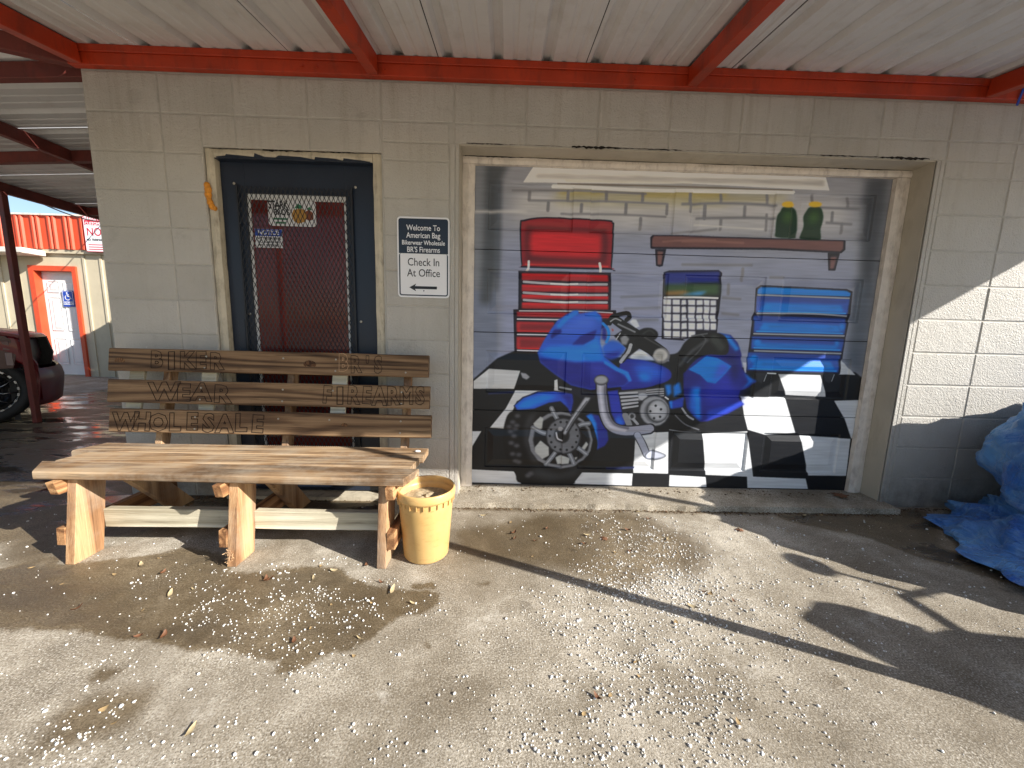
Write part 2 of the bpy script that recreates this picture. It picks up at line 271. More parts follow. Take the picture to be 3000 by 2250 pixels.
MURAL = """P|140,146,170|91.1|0|26,1677,1631,1723,1709,996,33,955|
P|140,146,172|54.7|0|21,1338,2002,1391,2081,757,27,711|
P|140,145,166|75.6|0|1359,1613,2507,1645,2588,889,1426,861|
P|122,126,134|30.4|0|14,2095,184,2087,207,959,26,955|
P|116,124,144|7.3|0|21,1338,184,1342,197,917,26,748|
P|76,80,86|19.7|0|103,2091,247,2096,196,2002,191,1723,185,1471,141,1254,75,1252,93,1539|
P|82,88,98|12.2|0|164,2001,200,2002,199,1542,195,1328,177,1328|
P|120,124,132|28.4|0|2446,2092,2646,2098,2660,1632,2655,1081,2636,831,2539,887,2505,1538|
P|72,76,84|24.6|0|2476,2076,2602,2088,2610,1875,2603,1576,2600,1359,2543,1358,2492,1803|
P|84,92,104|28.4|0|2509,1484,2595,1450,2633,851,2511,944|
P|184,183,185|45.6|0|287,1937,1532,1975,1548,1818,1041,1748,291,1781|
P|182,181,184|56.7|0|1329,1940,2373,1971,2405,1765,1348,1735|
P|172,166,136|30.4|0|537,1948,1604,1977,1612,1903,1031,1885,540,1877|
P|170,163,132|24.6|0|1327,1965,1998,1968,1985,1934,1333,1897|
P|176,158,84|15.2|0|558,1952,838,1961,839,1941,559,1935|
P|176,158,90|15.2|0|1069,1958,1605,1974,1607,1954,1071,1934|
S|132,132,138|7.6|1|272,1947,666,1957,1099,1952|13.7
S|132,132,138|7.6|1|374,1889,813,1899,1241,1895|13.7
S|132,132,138|7.6|1|579,1817,890,1823,1233,1819|13.7
S|132,132,138|7.6|1|1285,1720,1563,1756|13.7
S|124,124,130|6.1|1|377,1943,375,1896|19.7
S|124,124,130|6.1|1|616,1951,615,1900|19.7
S|124,124,130|6.1|1|854,1955,854,1904|19.7
S|124,124,130|6.1|1|1081,1951,1080,1907|19.7
S|124,124,130|6.1|1|495,1879,493,1835|19.7
S|124,124,130|6.1|1|702,1875,701,1834|19.7
S|124,124,130|6.1|1|980,1887,980,1829|19.7
S|124,124,130|6.1|1|1238,1885,1239,1837|19.7
S|124,124,130|6.1|1|1077,1804,1078,1742|19.7
S|124,124,130|6.1|1|1377,1957,1379,1902|19.7
S|124,124,130|6.1|1|1475,1892,1478,1816|19.7
S|126,126,132|7.6|1|1572,1960,1573,1917|18.9
S|126,126,132|7.6|1|1864,1968,1866,1917|18.9
S|126,126,132|7.6|1|1475,1889,1477,1825|18.9
S|126,126,132|7.6|1|1727,1894,1730,1832|18.9
S|126,126,132|7.6|1|1584,1812,1586,1755|18.9
S|126,126,132|7.6|1|1872,1849,1879,1759|18.9
S|126,126,132|7.6|1|2375,1963,2379,1907|18.9
S|126,126,132|7.6|1|2287,1874,2290,1823|18.9
S|126,126,132|7.6|1|2149,1973,2150,1939|18.9
S|126,126,132|7.6|1|2357,1807,2361,1755|18.9
S|126,126,132|7.6|1|1388,1899,1388,1856|18.9
S|126,126,132|7.6|1|1756,1517,1760,1446|18.9
S|126,126,132|7.6|1|1675,1416,1678,1358|18.9
S|122,123,130|11.3|1|1333,1897,1650,1911,1924,1906|15.1
S|122,123,130|11.3|1|1432,1815,1750,1828,1925,1829|15.1
S|122,123,130|11.3|1|2209,1902,2458,1901|15.1
S|122,123,130|11.3|1|2259,1813,2417,1809|15.1
S|122,123,130|11.3|1|1366,1533,1811,1541|15.1
S|122,123,130|11.3|1|1941,1469,2026,1469|15.1
S|122,123,130|11.3|1|1647,1334,1760,1328|15.1
S|122,123,130|11.3|1|1657,1234,1762,1227|15.1
S|124,128,142|12.2|1|989,1320,1243,1338|16.7
S|124,128,142|12.2|1|1016,1248,1241,1261|16.7
S|124,128,142|12.2|1|1081,1175,1232,1183|16.7
S|190,188,188|22.8|1|24,1814,355,1824|12.2
S|196,195,194|7.6|1|1422,1776,1859,1762|9.5
P|236,236,232|1.5|0|395,2086,1591,2098,2209,2093,2249,2005,2030,2007,1322,2019,1166,2010,335,1994|
P|172,168,166|10.6|0|412,2047,1307,2052,2209,2063,2218,2030,1682,2030,1165,2025,406,2020|
P|200,196,186|6.1|0|591,2017,1382,2025,1383,2017,592,2004|
S|120,112,104|4.6|1|550,1991,1023,1997,1529,1999,1686,1997,2013,1998|9.1
S|226,226,224|3|1|521,1978,808,1977,1068,1973,1386,1977,1687,1983,2024,1986|19.7
P|22,20,34|1.5|1|322,1755,345,1775,485,1795,856,1790,902,1777,914,1744,914,1502,896,1489,365,1487,339,1500,327,1616|
P|140,34,42|2.3|1|331,1751,349,1766,486,1787,856,1781,897,1768,904,1744,906,1512,888,1499,368,1496,345,1507,335,1616|
P|96,28,36|10.6|1|361,1728,429,1744,822,1738,871,1715,877,1540,835,1525,407,1530,363,1554|
P|196,38,44|15.2|1|391,1688,445,1711,795,1706,837,1673,835,1574,789,1555,436,1563,395,1583|
P|150,36,44|9.1|0|349,1762,486,1783,856,1777,887,1750,822,1742,415,1744|
S|190,48,48|4.6|1|364,1508,887,1508|10.6
S|215,215,220|2.3|1|384,1526,383,1487,374,1469|15.2
S|215,215,220|2.3|1|835,1525,842,1496,843,1475|16.7
P|22,20,34|1.5|0|321,1466,913,1470,924,1236,326,1224|
P|168,42,46|4.6|0|342,1454,896,1458,898,1415,342,1408|
S|200,36,42|6.1|1|351,1444,884,1447|13.7
P|168,42,46|4.6|0|344,1382,901,1386,902,1347,344,1339|
S|200,36,42|6.1|1|353,1373,888,1375|13.7
P|168,42,46|4.6|0|346,1322,905,1325,905,1299,345,1291|
S|200,36,42|6.1|1|355,1312,892,1315|13.7
P|168,42,46|4.6|0|347,1271,908,1274,908,1239,347,1232|
S|200,36,42|6.1|1|357,1261,895,1263|13.7
S|170,168,176|2.3|1|356,1399,508,1393,619,1391,888,1397|15.2
S|225,225,232|2.3|1|530,1392,634,1392,701,1396|9.1
S|170,168,176|2.3|1|358,1332,511,1326,622,1325,892,1331|15.2
S|225,225,232|2.3|1|533,1325,637,1325,704,1330|9.1
S|170,168,176|2.3|1|360,1286,512,1280,624,1278,895,1284|15.2
S|225,225,232|2.3|1|535,1279,639,1279,706,1283|9.1
P|22,20,34|1.8|0|294,1225,959,1236,972,1174,836,1095,571,908,519,828,316,830,307,974|
P|172,40,46|4.6|0|317,1211,944,1218,945,1182,318,1180|
S|200,198,206|1.8|1|334,1217,720,1224,937,1220|7.3
P|176,40,46|5.5|0|317,1148,561,1150,564,1085,318,1082|
P|128,34,42|7.3|0|339,1132,562,1135,564,1099,340,1095|
S|200,38,40|3.6|1|329,1088,564,1090|7.3
P|176,40,46|5.5|0|319,1052,516,1052,519,972,321,971|
P|128,34,42|7.3|0|341,1036,516,1037,518,986,343,984|
S|200,38,40|3.6|1|332,976,518,977|7.3
P|176,40,46|5.5|0|322,951,497,950,501,836,325,836|
P|128,34,42|7.3|0|344,935,497,935,500,851,347,849|
S|200,38,40|3.6|1|336,842,501,842|7.3
S|205,204,212|1.8|1|322,1164,597,1167|9.1
S|205,204,212|1.8|1|325,1066,538,1068|9.1
S|205,204,212|1.8|1|328,962,496,962|9.1
P|22,20,34|1.5|0|1146,1694,1161,1708,1567,1716,1350,1709,2396,1712,2403,1653,2380,1631,1911,1639,1357,1628,1160,1624,1152,1629|
P|112,76,74|3|0|1159,1685,1169,1702,1568,1710,1351,1702,2384,1705,2388,1658,2372,1641,1910,1651,1356,1639,1170,1636,1160,1640|
S|134,96,88|11.3|1|1353,1674,1537,1679,1740,1676|13.2
S|136,98,90|9.1|1|1230,1670,1413,1685,1561,1686|10.6
P|22,20,34|1.5|0|1182,1623,1253,1625,1239,1521,1219,1515,1196,1522|
P|116,82,80|3.8|0|1198,1609,1235,1610,1229,1528,1205,1528|
P|22,20,34|1.9|0|2292,1632,2371,1632,2357,1523,2312,1522|
P|120,84,84|4.7|0|2313,1608,2355,1610,2346,1534,2320,1533|
P|24,52,36|2.8|1|1971,1898,2039,1900,2066,1851,2077,1738,2068,1717,1950,1717,1939,1752,1937,1838,1956,1873|
P|24,52,36|2.8|1|2140,1903,2204,1904,2231,1855,2231,1812,2225,1769,2238,1711,2117,1711,2107,1739,2114,1792,2105,1843,2120,1878|
P|58,92,44|20.8|0|1988,1874,2024,1875,2043,1841,2033,1806,1983,1805,1969,1839|
P|58,92,44|20.8|0|2152,1879,2194,1880,2208,1846,2194,1811,2148,1810,2136,1844|
P|222,174,52|2.8|0|2043,1916,2041,1909,2032,1902,2019,1898,2003,1896,1987,1897,1973,1901,1963,1906,1959,1913,1961,1921,1970,1927,1983,1931,1998,1933,2015,1932,2029,1929,2039,1923|
P|222,174,52|2.8|0|2213,1922,2210,1915,2202,1909,2189,1905,2173,1903,2157,1904,2143,1907,2133,1913,2129,1919,2131,1926,2139,1932,2152,1937,2168,1938,2184,1938,2198,1934,2208,1929|
P|22,20,34|1.5|0|1249,1482,1282,1494,1589,1505,1601,1506,1625,1489,1632,1370,1630,1094,1408,1060,1428,1052,1269,1059,1259,1266|
P|38,48,128|6.1|0|1261,1481,1589,1497,1609,1496,1615,1424,1376,1417,1440,1397,1266,1400|
P|56,84,52|13.7|0|1265,1409,1597,1423,1616,1428,1623,1347,1383,1341,1271,1357|
P|140,108,60|9.1|0|1274,1364,1405,1375,1445,1343,1276,1339|
P|70,140,190|7.6|0|1355,1343,1488,1370,1541,1371,1505,1345|
S|222,224,232|1.8|1|1272,1326,1453,1331,1612,1330|12.8
P|214,217,230|2.7|0|1262,1316,1312,1315,1313,1279,1267,1280|
P|214,217,230|2.7|0|1320,1314,1368,1315,1371,1282,1323,1281|
P|214,217,230|2.7|0|1379,1312,1412,1316,1417,1285,1379,1281|
P|214,217,230|2.7|0|1422,1316,1468,1316,1470,1281,1427,1282|
P|214,217,230|2.7|0|1477,1314,1516,1317,1521,1285,1479,1282|
P|214,217,230|2.7|0|1522,1318,1562,1317,1563,1281,1528,1283|
P|214,217,230|2.7|0|1567,1316,1604,1317,1607,1284,1570,1283|
P|214,217,230|2.7|0|1265,1274,1316,1273,1317,1228,1271,1229|
P|214,217,230|2.7|0|1324,1272,1372,1273,1376,1231,1328,1230|
P|214,217,230|2.7|0|1383,1270,1415,1273,1422,1234,1384,1230|
P|214,217,230|2.7|0|1426,1274,1472,1274,1475,1230,1431,1230|
P|214,217,230|2.7|0|1481,1272,1520,1274,1526,1233,1484,1231|
P|214,217,230|2.7|0|1526,1276,1566,1275,1568,1230,1533,1231|
P|214,217,230|2.7|0|1571,1274,1608,1275,1612,1232,1575,1232|
P|214,217,230|2.7|0|1269,1223,1320,1221,1321,1174,1276,1176|
P|214,217,230|2.7|0|1328,1221,1376,1222,1380,1178,1332,1176|
P|214,217,230|2.7|0|1388,1219,1420,1222,1427,1181,1389,1177|
P|214,217,230|2.7|0|1431,1223,1477,1223,1480,1177,1436,1177|
P|214,217,230|2.7|0|1486,1221,1525,1223,1531,1180,1489,1178|
P|214,217,230|2.7|0|1531,1225,1571,1223,1573,1176,1538,1178|
P|214,217,230|2.7|0|1576,1223,1613,1224,1618,1179,1580,1178|
P|214,217,230|2.7|0|1274,1170,1325,1168,1326,1123,1280,1124|
P|214,217,230|2.7|0|1333,1167,1381,1169,1385,1126,1337,1125|
P|214,217,230|2.7|0|1392,1165,1425,1169,1431,1129,1393,1125|
P|214,217,230|2.7|0|1435,1170,1482,1169,1485,1125,1441,1125|
P|214,217,230|2.7|0|1491,1167,1530,1170,1536,1128,1494,1126|
P|214,217,230|2.7|0|1536,1172,1577,1170,1578,1124,1543,1126|
P|214,217,230|2.7|0|1581,1169,1619,1170,1623,1127,1586,1126|
P|214,217,230|2.7|0|1278,1116,1329,1115,1331,1067,1285,1068|
P|214,217,230|2.7|0|1338,1114,1386,1115,1390,1070,1341,1069|
P|214,217,230|2.7|0|1397,1112,1430,1115,1436,1073,1398,1069|
P|214,217,230|2.7|0|1440,1116,1487,1116,1490,1069,1446,1070|
P|18,20,24|3.6|0|26,752,197,908,305,956,844,942,1867,883,1872,920,2590,871,2671,813,2681,598,2697,23,2103,12,2174,24,993,23,33,26|
P|196,198,200|1.8|0|43,753,144,838,350,829,312,706,43,702|
P|196,198,200|1.8|0|321,697,580,697,577,770,597,779,606,703,673,688,415,663,332,624,306,557,263,432,155,438,260,575|
P|196,198,200|1.8|0|30,413,100,415,31,292|
P|196,198,200|1.8|0|32,145,327,136,381,47,33,51|
P|196,198,200|1.8|0|794,138,1144,136,1144,48,736,54|
P|196,198,200|1.8|0|1400,131,1653,121,1668,40,1403,49|
P|196,198,200|2.3|0|1941,131,2089,127,2355,122,2383,43,1954,42|
P|196,198,200|1.8|0|1143,422,1367,436,1390,139,1147,141|
P|196,198,200|1.8|0|1602,426,1907,452,1985,127,1650,136,1629,265|
P|196,198,200|1.8|0|1838,688,2090,691,2137,688,2239,448,2040,426,1908,462,1871,563|
P|196,198,200|2.3|0|2474,675,2667,685,2682,439,2632,413,2568,547|
P|196,198,200|2.3|0|2072,847,2356,847,2421,698,2143,706|
P|196,198,200|2.3|0|2489,948,2593,853,2480,854|
P|196,198,200|2.3|0|2276,428,2627,413,2637,147,2369,145|
P|196,198,200|1.8|0|1824,919,1854,918,1856,855,1843,845|
S|26,34,70|9.1|1|147,671,303,684|12.8
S|24,32,70|9.1|1|965,168,1146,176|14.6
P|22,20,34|1.9|0|1854,1399,1886,1420,2450,1410,2490,1395,2498,1237,2489,1101,2488,982,2487,857,1852,857,1851,967,1854,1220,1862,1248|
P|0,124,214|3.8|0|1868,1393,1892,1409,2451,1399,2480,1384,2478,1363,1870,1363|
P|34,82,176|4.7|0|1867,1351,2478,1347,2478,1246,1872,1247|
P|36,60,140|11.3|0|1877,1347,2469,1345,2471,1321,1880,1324|
P|0,124,214|7.6|0|1929,1307,2428,1304,2453,1262,1906,1259|
P|28,104,190|9.5|0|1969,1290,2392,1289,2403,1278,1961,1277|
S|30,140,226|3.8|1|1893,1255,2464,1255|8.5
P|34,82,176|4.7|0|1867,1224,2479,1219,2479,1116,1872,1117|
P|36,60,140|11.3|0|1877,1221,2469,1217,2471,1193,1880,1197|
P|0,124,214|7.6|0|1929,1179,2427,1176,2453,1132,1907,1130|
P|28,104,190|9.5|0|1970,1162,2391,1161,2403,1148,1962,1148|
S|30,140,226|3.8|1|1893,1125,2464,1125|8.5
P|34,82,176|4.7|0|1865,1092,2481,1087,2478,1007,1867,1009|
P|36,60,140|11.3|0|1875,1088,2472,1084,2474,1060,1878,1064|
P|0,124,214|7.6|0|1928,1046,2430,1043,2452,1023,1902,1021|
P|28,104,190|9.5|0|1969,1029,2393,1028,2401,1039,1958,1040|
S|30,140,226|3.8|1|1888,1017,2463,1016|8.5
P|34,82,176|4.7|0|1852,986,2472,980,2474,867,1858,869|
P|36,60,140|11.3|0|1862,982,2463,978,2465,953,1865,958|
P|0,124,214|7.6|0|1916,940,2421,936,2448,883,1893,882|
P|28,104,190|9.5|0|1956,922,2384,920,2397,899,1949,900|
S|30,140,226|3.8|1|1879,878,2459,876|8.5
P|0,124,214|7.6|0|1931,1049,1931,1040,1926,1032,1919,1026,1909,1024,1900,1026,1891,1031,1885,1039,1882,1048,1882,1058,1887,1066,1894,1071,1904,1073,1913,1072,1922,1066,1928,1059|
P|0,124,214|7.6|0|2453,1057,2453,1050,2450,1044,2446,1040,2440,1038,2434,1039,2429,1043,2424,1049,2422,1057,2422,1064,2425,1070,2429,1074,2435,1076,2441,1075,2446,1071,2451,1065|
P|0,124,214|7.6|0|1922,945,1921,934,1917,924,1909,918,1900,916,1890,918,1881,924,1875,933,1872,944,1872,955,1877,964,1884,970,1893,973,1903,971,1912,965,1919,956|
P|0,124,214|7.6|0|2472,1166,2472,1158,2469,1150,2464,1145,2456,1143,2449,1145,2442,1150,2437,1157,2434,1165,2434,1174,2437,1181,2443,1186,2450,1188,2457,1187,2464,1182,2470,1175|
S|150,156,166|2.8|1|1875,1358,2473,1352|10.4
S|150,156,166|2.8|1|1886,1241,2245,1247,2476,1238|10.4
S|150,156,166|2.8|1|1876,1109,2476,1109|10.4
S|150,156,166|2.8|1|1893,998,2472,993|10.4
P|40,42,48|3.8|0|1915,853,1993,853,1974,806,1967,781,1936,796|
S|160,165,170|2.8|1|1992,841,1980,797|5.7
P|40,42,48|3.8|0|2371,864,2450,864,2432,817,2426,792,2394,806|
S|160,165,170|2.8|1|2449,851,2438,807|5.7
S|200,204,206|2.8|1|1998,851,2057,849|9.5
P|150,152,160|3.6|0|351,818,387,812,415,789,393,770,365,783|
P|14,15,18|2.7|0|1358,523,1399,591,1623,528,1611,451,1499,429,1374,446|
S|92,94,100|4.6|1|1403,553,1474,492,1573,455|9.1
S|150,152,158|3.6|1|1446,601,1488,550,1528,526|12.8
S|120,124,130|2.7|1|1373,451,1479,437,1589,439|7.3
P|30,34,120|2.7|0|1643,1108,1723,1097,1776,1046,1808,974,1822,882,1864,827,1931,796,1887,751,1828,731,1826,667,1865,637,1761,570,1624,514,1577,510,1526,550,1476,602,1442,743,1434,836,1452,947,1574,1023|
P|42,52,168|45.6|0|1540,801,1811,882,1825,676,1616,595|
P|26,28,92|23.7|0|1691,962,1762,991,1806,845,1788,751,1737,880|
P|16,122,216|3.6|0|1464,863,1580,956,1660,943,1751,891,1713,838,1655,774,1598,782,1546,829|
P|70,90,210|20.1|0|1677,916,1745,890,1687,823,1635,777,1648,841|
P|20,126,220|7.3|0|1644,1103,1716,1090,1793,1006,1767,991,1709,1052,1660,1080|
P|24,110,210|7.3|0|1838,850,1929,796,1832,737,1878,790|
P|28,100,206|14.6|0|1498,744,1549,755,1578,516,1525,563,1492,612|
P|20,126,220|9.1|0|1521,726,1549,745,1575,527,1546,556|
P|34,64,180|10.9|0|1617,586,1846,658,1858,637,1760,579,1623,524|
P|16,17,20|2.7|1|1383,973,1425,1042,1493,1095,1602,1111,1682,1091,1717,1026,1704,967,1580,964,1492,911,1442,845,1398,821,1354,797,1335,907,1317,953|
S|62,64,68|16.4|1|1410,891,1468,975,1536,1031,1570,1059|23.7
S|74,76,80|7.3|1|1530,1094,1561,1059,1522,985,1455,910|9.1
S|50,54,52|27.3|1|1615,1069,1667,1016|54.7
S|90,92,96|7.3|1|1467,1084,1566,1102|9.1
P|200,204,210|4.6|0|1070,927,1092,975,1149,987,1241,919,1122,916|
P|150,156,166|9.1|0|1093,929,1147,953,1195,923|
P|34,44,150|3.6|1|1008,900,1103,922,1215,906,1329,863,1356,816,1318,776,1182,732,1062,711,1023,733|
P|36,96,206|31|0|1096,883,1197,900,1312,852,1316,805,1178,784,1120,819|
P|20,124,222|14.6|0|1137,829,1184,830,1224,794,1178,779,1145,792|
P|40,96,206|7.3|1|883,988,930,1039,994,1031,1036,992,993,936,923,923|
P|44,56,160|12.8|0|899,952,1016,982,983,927,919,916|
S|26,27,30|2.7|1|948,1183,1005,1144,1110,1084,1168,1040|58.3
S|22,23,26|2.7|1|923,1151,934,1191,1027,1220,1051,1199,1030,1176|27.3
S|160,162,168|3.6|1|927,1164,957,1183,994,1170|9.1
S|130,132,138|5.5|1|978,1148,1090,1101|10.9
P|24,24,28|3.6|0|955,1071,1016,1117,1091,1083,1151,1013,1082,956,1031,900,994,899,1043,992|
P|16,17,20|2.7|0|1245,1087,1241,1070,1227,1055,1205,1045,1179,1040,1152,1043,1129,1052,1113,1067,1106,1084,1110,1101,1124,1116,1146,1126,1172,1130,1199,1128,1222,1118,1238,1104|
S|44,46,46|9.1|1|1129,1075,1181,1113,1218,1096|12.8
S|20,20,23|2.7|1|1140,1040,1207,1005,1275,961|94.8
S|64,64,66|7.3|1|1157,1067,1233,1028,1300,994|9.1
P|140,142,148|4.6|0|997,1059,1028,1082,1057,1056,1041,1014,1009,1018|
S|170,172,178|3.6|1|1069,1015,1054,965,1012,904|23.7
S|40,42,46|2.7|1|1083,1002,1068,956,1026,900|7.3
S|180,182,188|2.7|1|971,1049,995,1090|7.3
P|208,212,220|3.6|0|1049,1163,1071,1183,1094,1180,1120,1136,1093,1127|
P|170,50,40|2.7|0|936,1120,951,1111,945,1098|
P|110,110,114|2.7|0|1335,951,1332,931,1321,914,1304,902,1282,897,1260,901,1240,912,1227,929,1221,949,1223,969,1234,987,1252,998,1273,1003,1296,999,1315,988,1329,972|
P|186,184,180|4.6|0|1318,955,1316,939,1307,926,1293,917,1275,913,1257,916,1242,924,1231,937,1226,953,1228,968,1237,981,1251,990,1269,994,1287,991,1302,983,1313,970|
P|150,150,148|9.1|0|1294,956,1293,947,1287,939,1279,934,1268,932,1257,933,1248,938,1241,946,1239,955,1240,964,1245,972,1254,977,1264,979,1275,977,1284,973,1291,965|
P|44,84,196|2.7|0|680,1226,711,1229,719,1209,828,1226,861,1204,874,1158,865,1024,902,934,996,864,1065,837,1093,777,1077,770,1041,741,820,712,689,741,575,814,481,885,460,950,494,1024,536,1096,579,1160,632,1197|
P|64,104,214|27.3|0|599,1116,722,1190,838,1206,839,1113,727,1092,601,1062|
P|34,122,224|12.8|0|466,951,531,993,604,999,750,1003,851,1068,874,988,903,911,847,898,709,897,498,924|
P|30,36,132|7.3|0|469,919,571,908,709,891,865,898,939,889,1026,826,1076,777,1041,743,820,714,689,743,575,816,485,885|
P|50,62,176|27.3|0|756,875,894,874,991,807,946,787,833,822|
P|28,34,122|4.6|0|541,1061,563,1102,607,1107,611,1085,565,1057,548,1043|
P|32,38,130|5.5|0|684,1008,737,1066,840,1108,825,1050,758,1012|
P|36,126,226|7.3|0|570,1122,632,1191,704,1227,717,1211,651,1169,599,1111|
P|36,118,222|10.9|0|740,1199,829,1219,862,1194,860,1149,830,1188|
P|34,40,136|7.3|0|874,1141,903,1115,912,1034,875,1051|
S|30,130,226|4.6|1|878,1150,912,1115,921,1070,908,1032|18.2
P|30,122,222|4.6|0|896,915,996,863,1063,837,1092,782,1072,774,1046,818,979,844,903,888|
P|24,26,40|3.6|0|615,733,820,708,860,673,824,635,758,652,672,707|
S|130,134,140|4.6|1|616,724,690,712|12.8
P|38,52,164|5.5|0|937,703,1010,716,1035,592,1070,486,1022,463,969,557|
P|34,100,206|10.9|0|995,515,1026,544,1066,483,1022,472|
P|34,36,40|2.7|0|1006,712,1311,745,1336,675,1337,551,1203,452,1088,464,1038,583|
P|116,118,124|3.6|0|1016,700,1303,735,1316,684,1224,672,1142,642,1051,593,1036,611|
S|176,178,184|2.7|1|1021,691,1137,700|12.8
S|30,32,36|1.8|1|1022,679,1143,689|6.4
S|176,178,184|2.7|1|1028,667,1139,678|12.8
S|30,32,36|1.8|1|1029,655,1145,667|6.4
S|176,178,184|2.7|1|1034,642,1141,655|12.8
S|30,32,36|1.8|1|1035,630,1146,644|6.4
S|176,178,184|2.7|1|1040,618,1142,633|12.8
S|30,32,36|1.8|1|1041,606,1148,621|6.4
S|176,178,184|2.7|1|1047,593,1144,610|12.8
S|30,32,36|1.8|1|1047,581,1149,599|6.4
S|150,152,158|2.7|1|1201,717,1308,729|10.9
S|34,36,40|1.8|1|1202,709,1309,721|5.5
S|150,152,158|2.7|1|1203,702,1309,714|10.9
S|34,36,40|1.8|1|1203,694,1310,706|5.5
S|150,152,158|2.7|1|1204,687,1310,699|10.9
S|34,36,40|1.8|1|1204,679,1311,691|5.5
S|150,152,158|2.7|1|1205,672,1312,683|10.9
S|34,36,40|1.8|1|1205,664,1312,676|5.5
S|130,132,138|4.6|1|1064,545,1097,479|40.1
P|150,152,158|2.7|0|1136,539,1135,529,1130,520,1123,514,1113,512,1104,514,1095,519,1090,528,1087,538,1088,548,1093,557,1100,563,1110,565,1119,563,1127,558,1133,549|
P|40,42,46|2.7|0|1125,539,1124,533,1121,528,1117,525,1112,523,1107,524,1103,528,1100,532,1098,538,1099,544,1101,549,1105,553,1110,554,1115,553,1120,550,1123,545|
S|160,162,168|3.6|1|1122,518,1153,485|18.2
P|170,172,178|3.6|0|1207,674,1205,664,1199,656,1189,651,1177,648,1164,650,1154,655,1146,663,1143,672,1145,682,1151,690,1161,695,1173,697,1185,696,1196,691,1204,683|
P|30,31,36|2.7|0|1368,580,1364,538,1343,501,1310,476,1270,467,1228,475,1191,498,1165,534,1154,576,1159,618,1179,654,1212,679,1252,688,1294,680,1330,658,1356,622|
P|152,154,160|4.6|0|1361,580,1356,541,1337,507,1307,483,1269,475,1230,482,1196,504,1172,537,1161,576,1166,615,1185,649,1216,672,1253,680,1291,673,1325,652,1350,619|
P|104,106,112|4.6|0|1348,575,1344,544,1329,517,1305,498,1275,491,1245,497,1217,514,1198,541,1190,572,1194,603,1209,630,1233,648,1262,655,1293,650,1320,632,1339,606|
P|34,36,40|2.7|0|1355,580,1352,549,1338,523,1315,505,1286,498,1257,504,1231,521,1213,546,1205,577,1208,608,1222,634,1245,651,1273,658,1303,653,1328,636,1347,611|
P|162,164,170|7.3|0|1350,582,1347,554,1335,530,1314,514,1288,508,1262,513,1239,528,1222,551,1215,579,1218,607,1231,630,1251,646,1277,653,1303,648,1326,633,1343,609|
P|190,192,196|18.2|0|1309,598,1308,584,1300,571,1289,563,1275,559,1260,562,1247,570,1238,582,1234,597,1236,611,1243,624,1255,632,1269,635,1283,633,1296,625,1305,613|
P|40,42,46|1.8|0|1274,615,1274,611,1272,608,1269,607,1266,606,1263,606,1260,608,1258,611,1257,614,1258,617,1259,620,1262,622,1265,623,1268,622,1271,621,1273,618|
P|40,42,46|1.8|0|1241,576,1241,572,1239,570,1237,568,1234,567,1230,568,1227,569,1225,572,1224,575,1225,579,1226,582,1229,583,1232,584,1236,584,1238,582,1240,579|
P|40,42,46|1.8|0|1312,591,1311,587,1310,585,1307,583,1304,582,1301,582,1298,584,1296,587,1295,590,1295,594,1297,596,1299,598,1303,599,1306,598,1309,597,1311,594|
P|40,42,46|1.8|0|1270,529,1269,525,1268,522,1265,521,1262,520,1258,520,1256,522,1254,525,1253,528,1253,532,1255,534,1257,536,1260,537,1264,536,1267,535,1269,532|
P|40,42,46|1.8|0|1310,539,1310,536,1308,533,1306,531,1302,530,1299,531,1296,533,1294,535,1293,539,1294,542,1295,545,1298,547,1301,547,1304,547,1307,545,1309,542|
P|24,120,216|7.3|0|1315,757,1357,760,1367,699,1337,679|
P|24,116,210|7.3|0|1371,751,1416,778,1438,703,1383,674|
P|32,60,170|5.5|0|1353,642,1453,679,1450,609,1371,594|
P|24,116,212|5.5|0|1352,647,1375,652,1380,600,1366,599|
S|214,216,222|3.6|1|1326,674,1346,661|10.9
P|32,40,134|4.6|0|774,520,829,550,886,541,953,437,962,370,941,330,885,300,866,397|
P|24,120,218|6.4|0|802,535,838,550,875,484,887,387,892,305,872,319,859,426|
P|14,14,16|2.7|1|247,394,257,480,284,543,343,563,547,591,697,575,822,511,880,387,885,300,830,190,744,89,721,53,386,50,336,121,279,209,252,306|
P|46,46,50|14.6|0|409,531,474,561,431,436,435,320,505,194,448,202,387,338,384,454|
P|44,46,50|21.9|0|478,173,641,127,791,189,757,109,567,66,432,113|
P|78,78,84|7.3|0|360,525,359,520,355,515,348,512,340,511,332,511,326,514,321,519,319,524,321,530,325,535,332,538,339,539,347,538,354,535,359,531|
P|78,78,84|7.3|0|329,482,327,476,323,471,316,468,309,467,301,468,294,471,289,475,288,481,289,486,294,491,300,494,308,496,316,495,323,492,327,487|
P|78,78,84|7.3|0|357,458,356,453,352,448,345,445,337,444,329,444,323,447,318,452,316,458,318,463,322,468,329,471,337,472,344,471,351,468,356,464|
P|78,78,84|7.3|0|317,414,315,409,311,404,304,401,296,399,288,400,282,403,277,408,275,413,277,419,281,424,288,427,296,428,304,427,310,424,315,420|
P|78,78,84|7.3|0|341,386,339,380,335,375,328,372,320,371,313,372,306,375,301,379,299,385,301,391,305,395,312,399,320,400,328,399,334,396,339,391|
P|78,78,84|7.3|0|323,337,322,331,317,327,311,323,303,322,295,323,288,326,284,331,282,336,283,342,288,347,294,350,302,351,310,350,317,347,322,343|
P|78,78,84|7.3|0|361,318,360,313,356,308,349,305,341,303,333,304,326,307,322,312,320,318,321,323,326,328,332,331,340,333,348,332,355,329,360,324|
P|78,78,84|7.3|0|335,259,333,254,329,249,322,245,314,244,306,245,300,248,295,253,293,258,295,264,299,269,306,272,314,274,322,273,328,270,333,265|
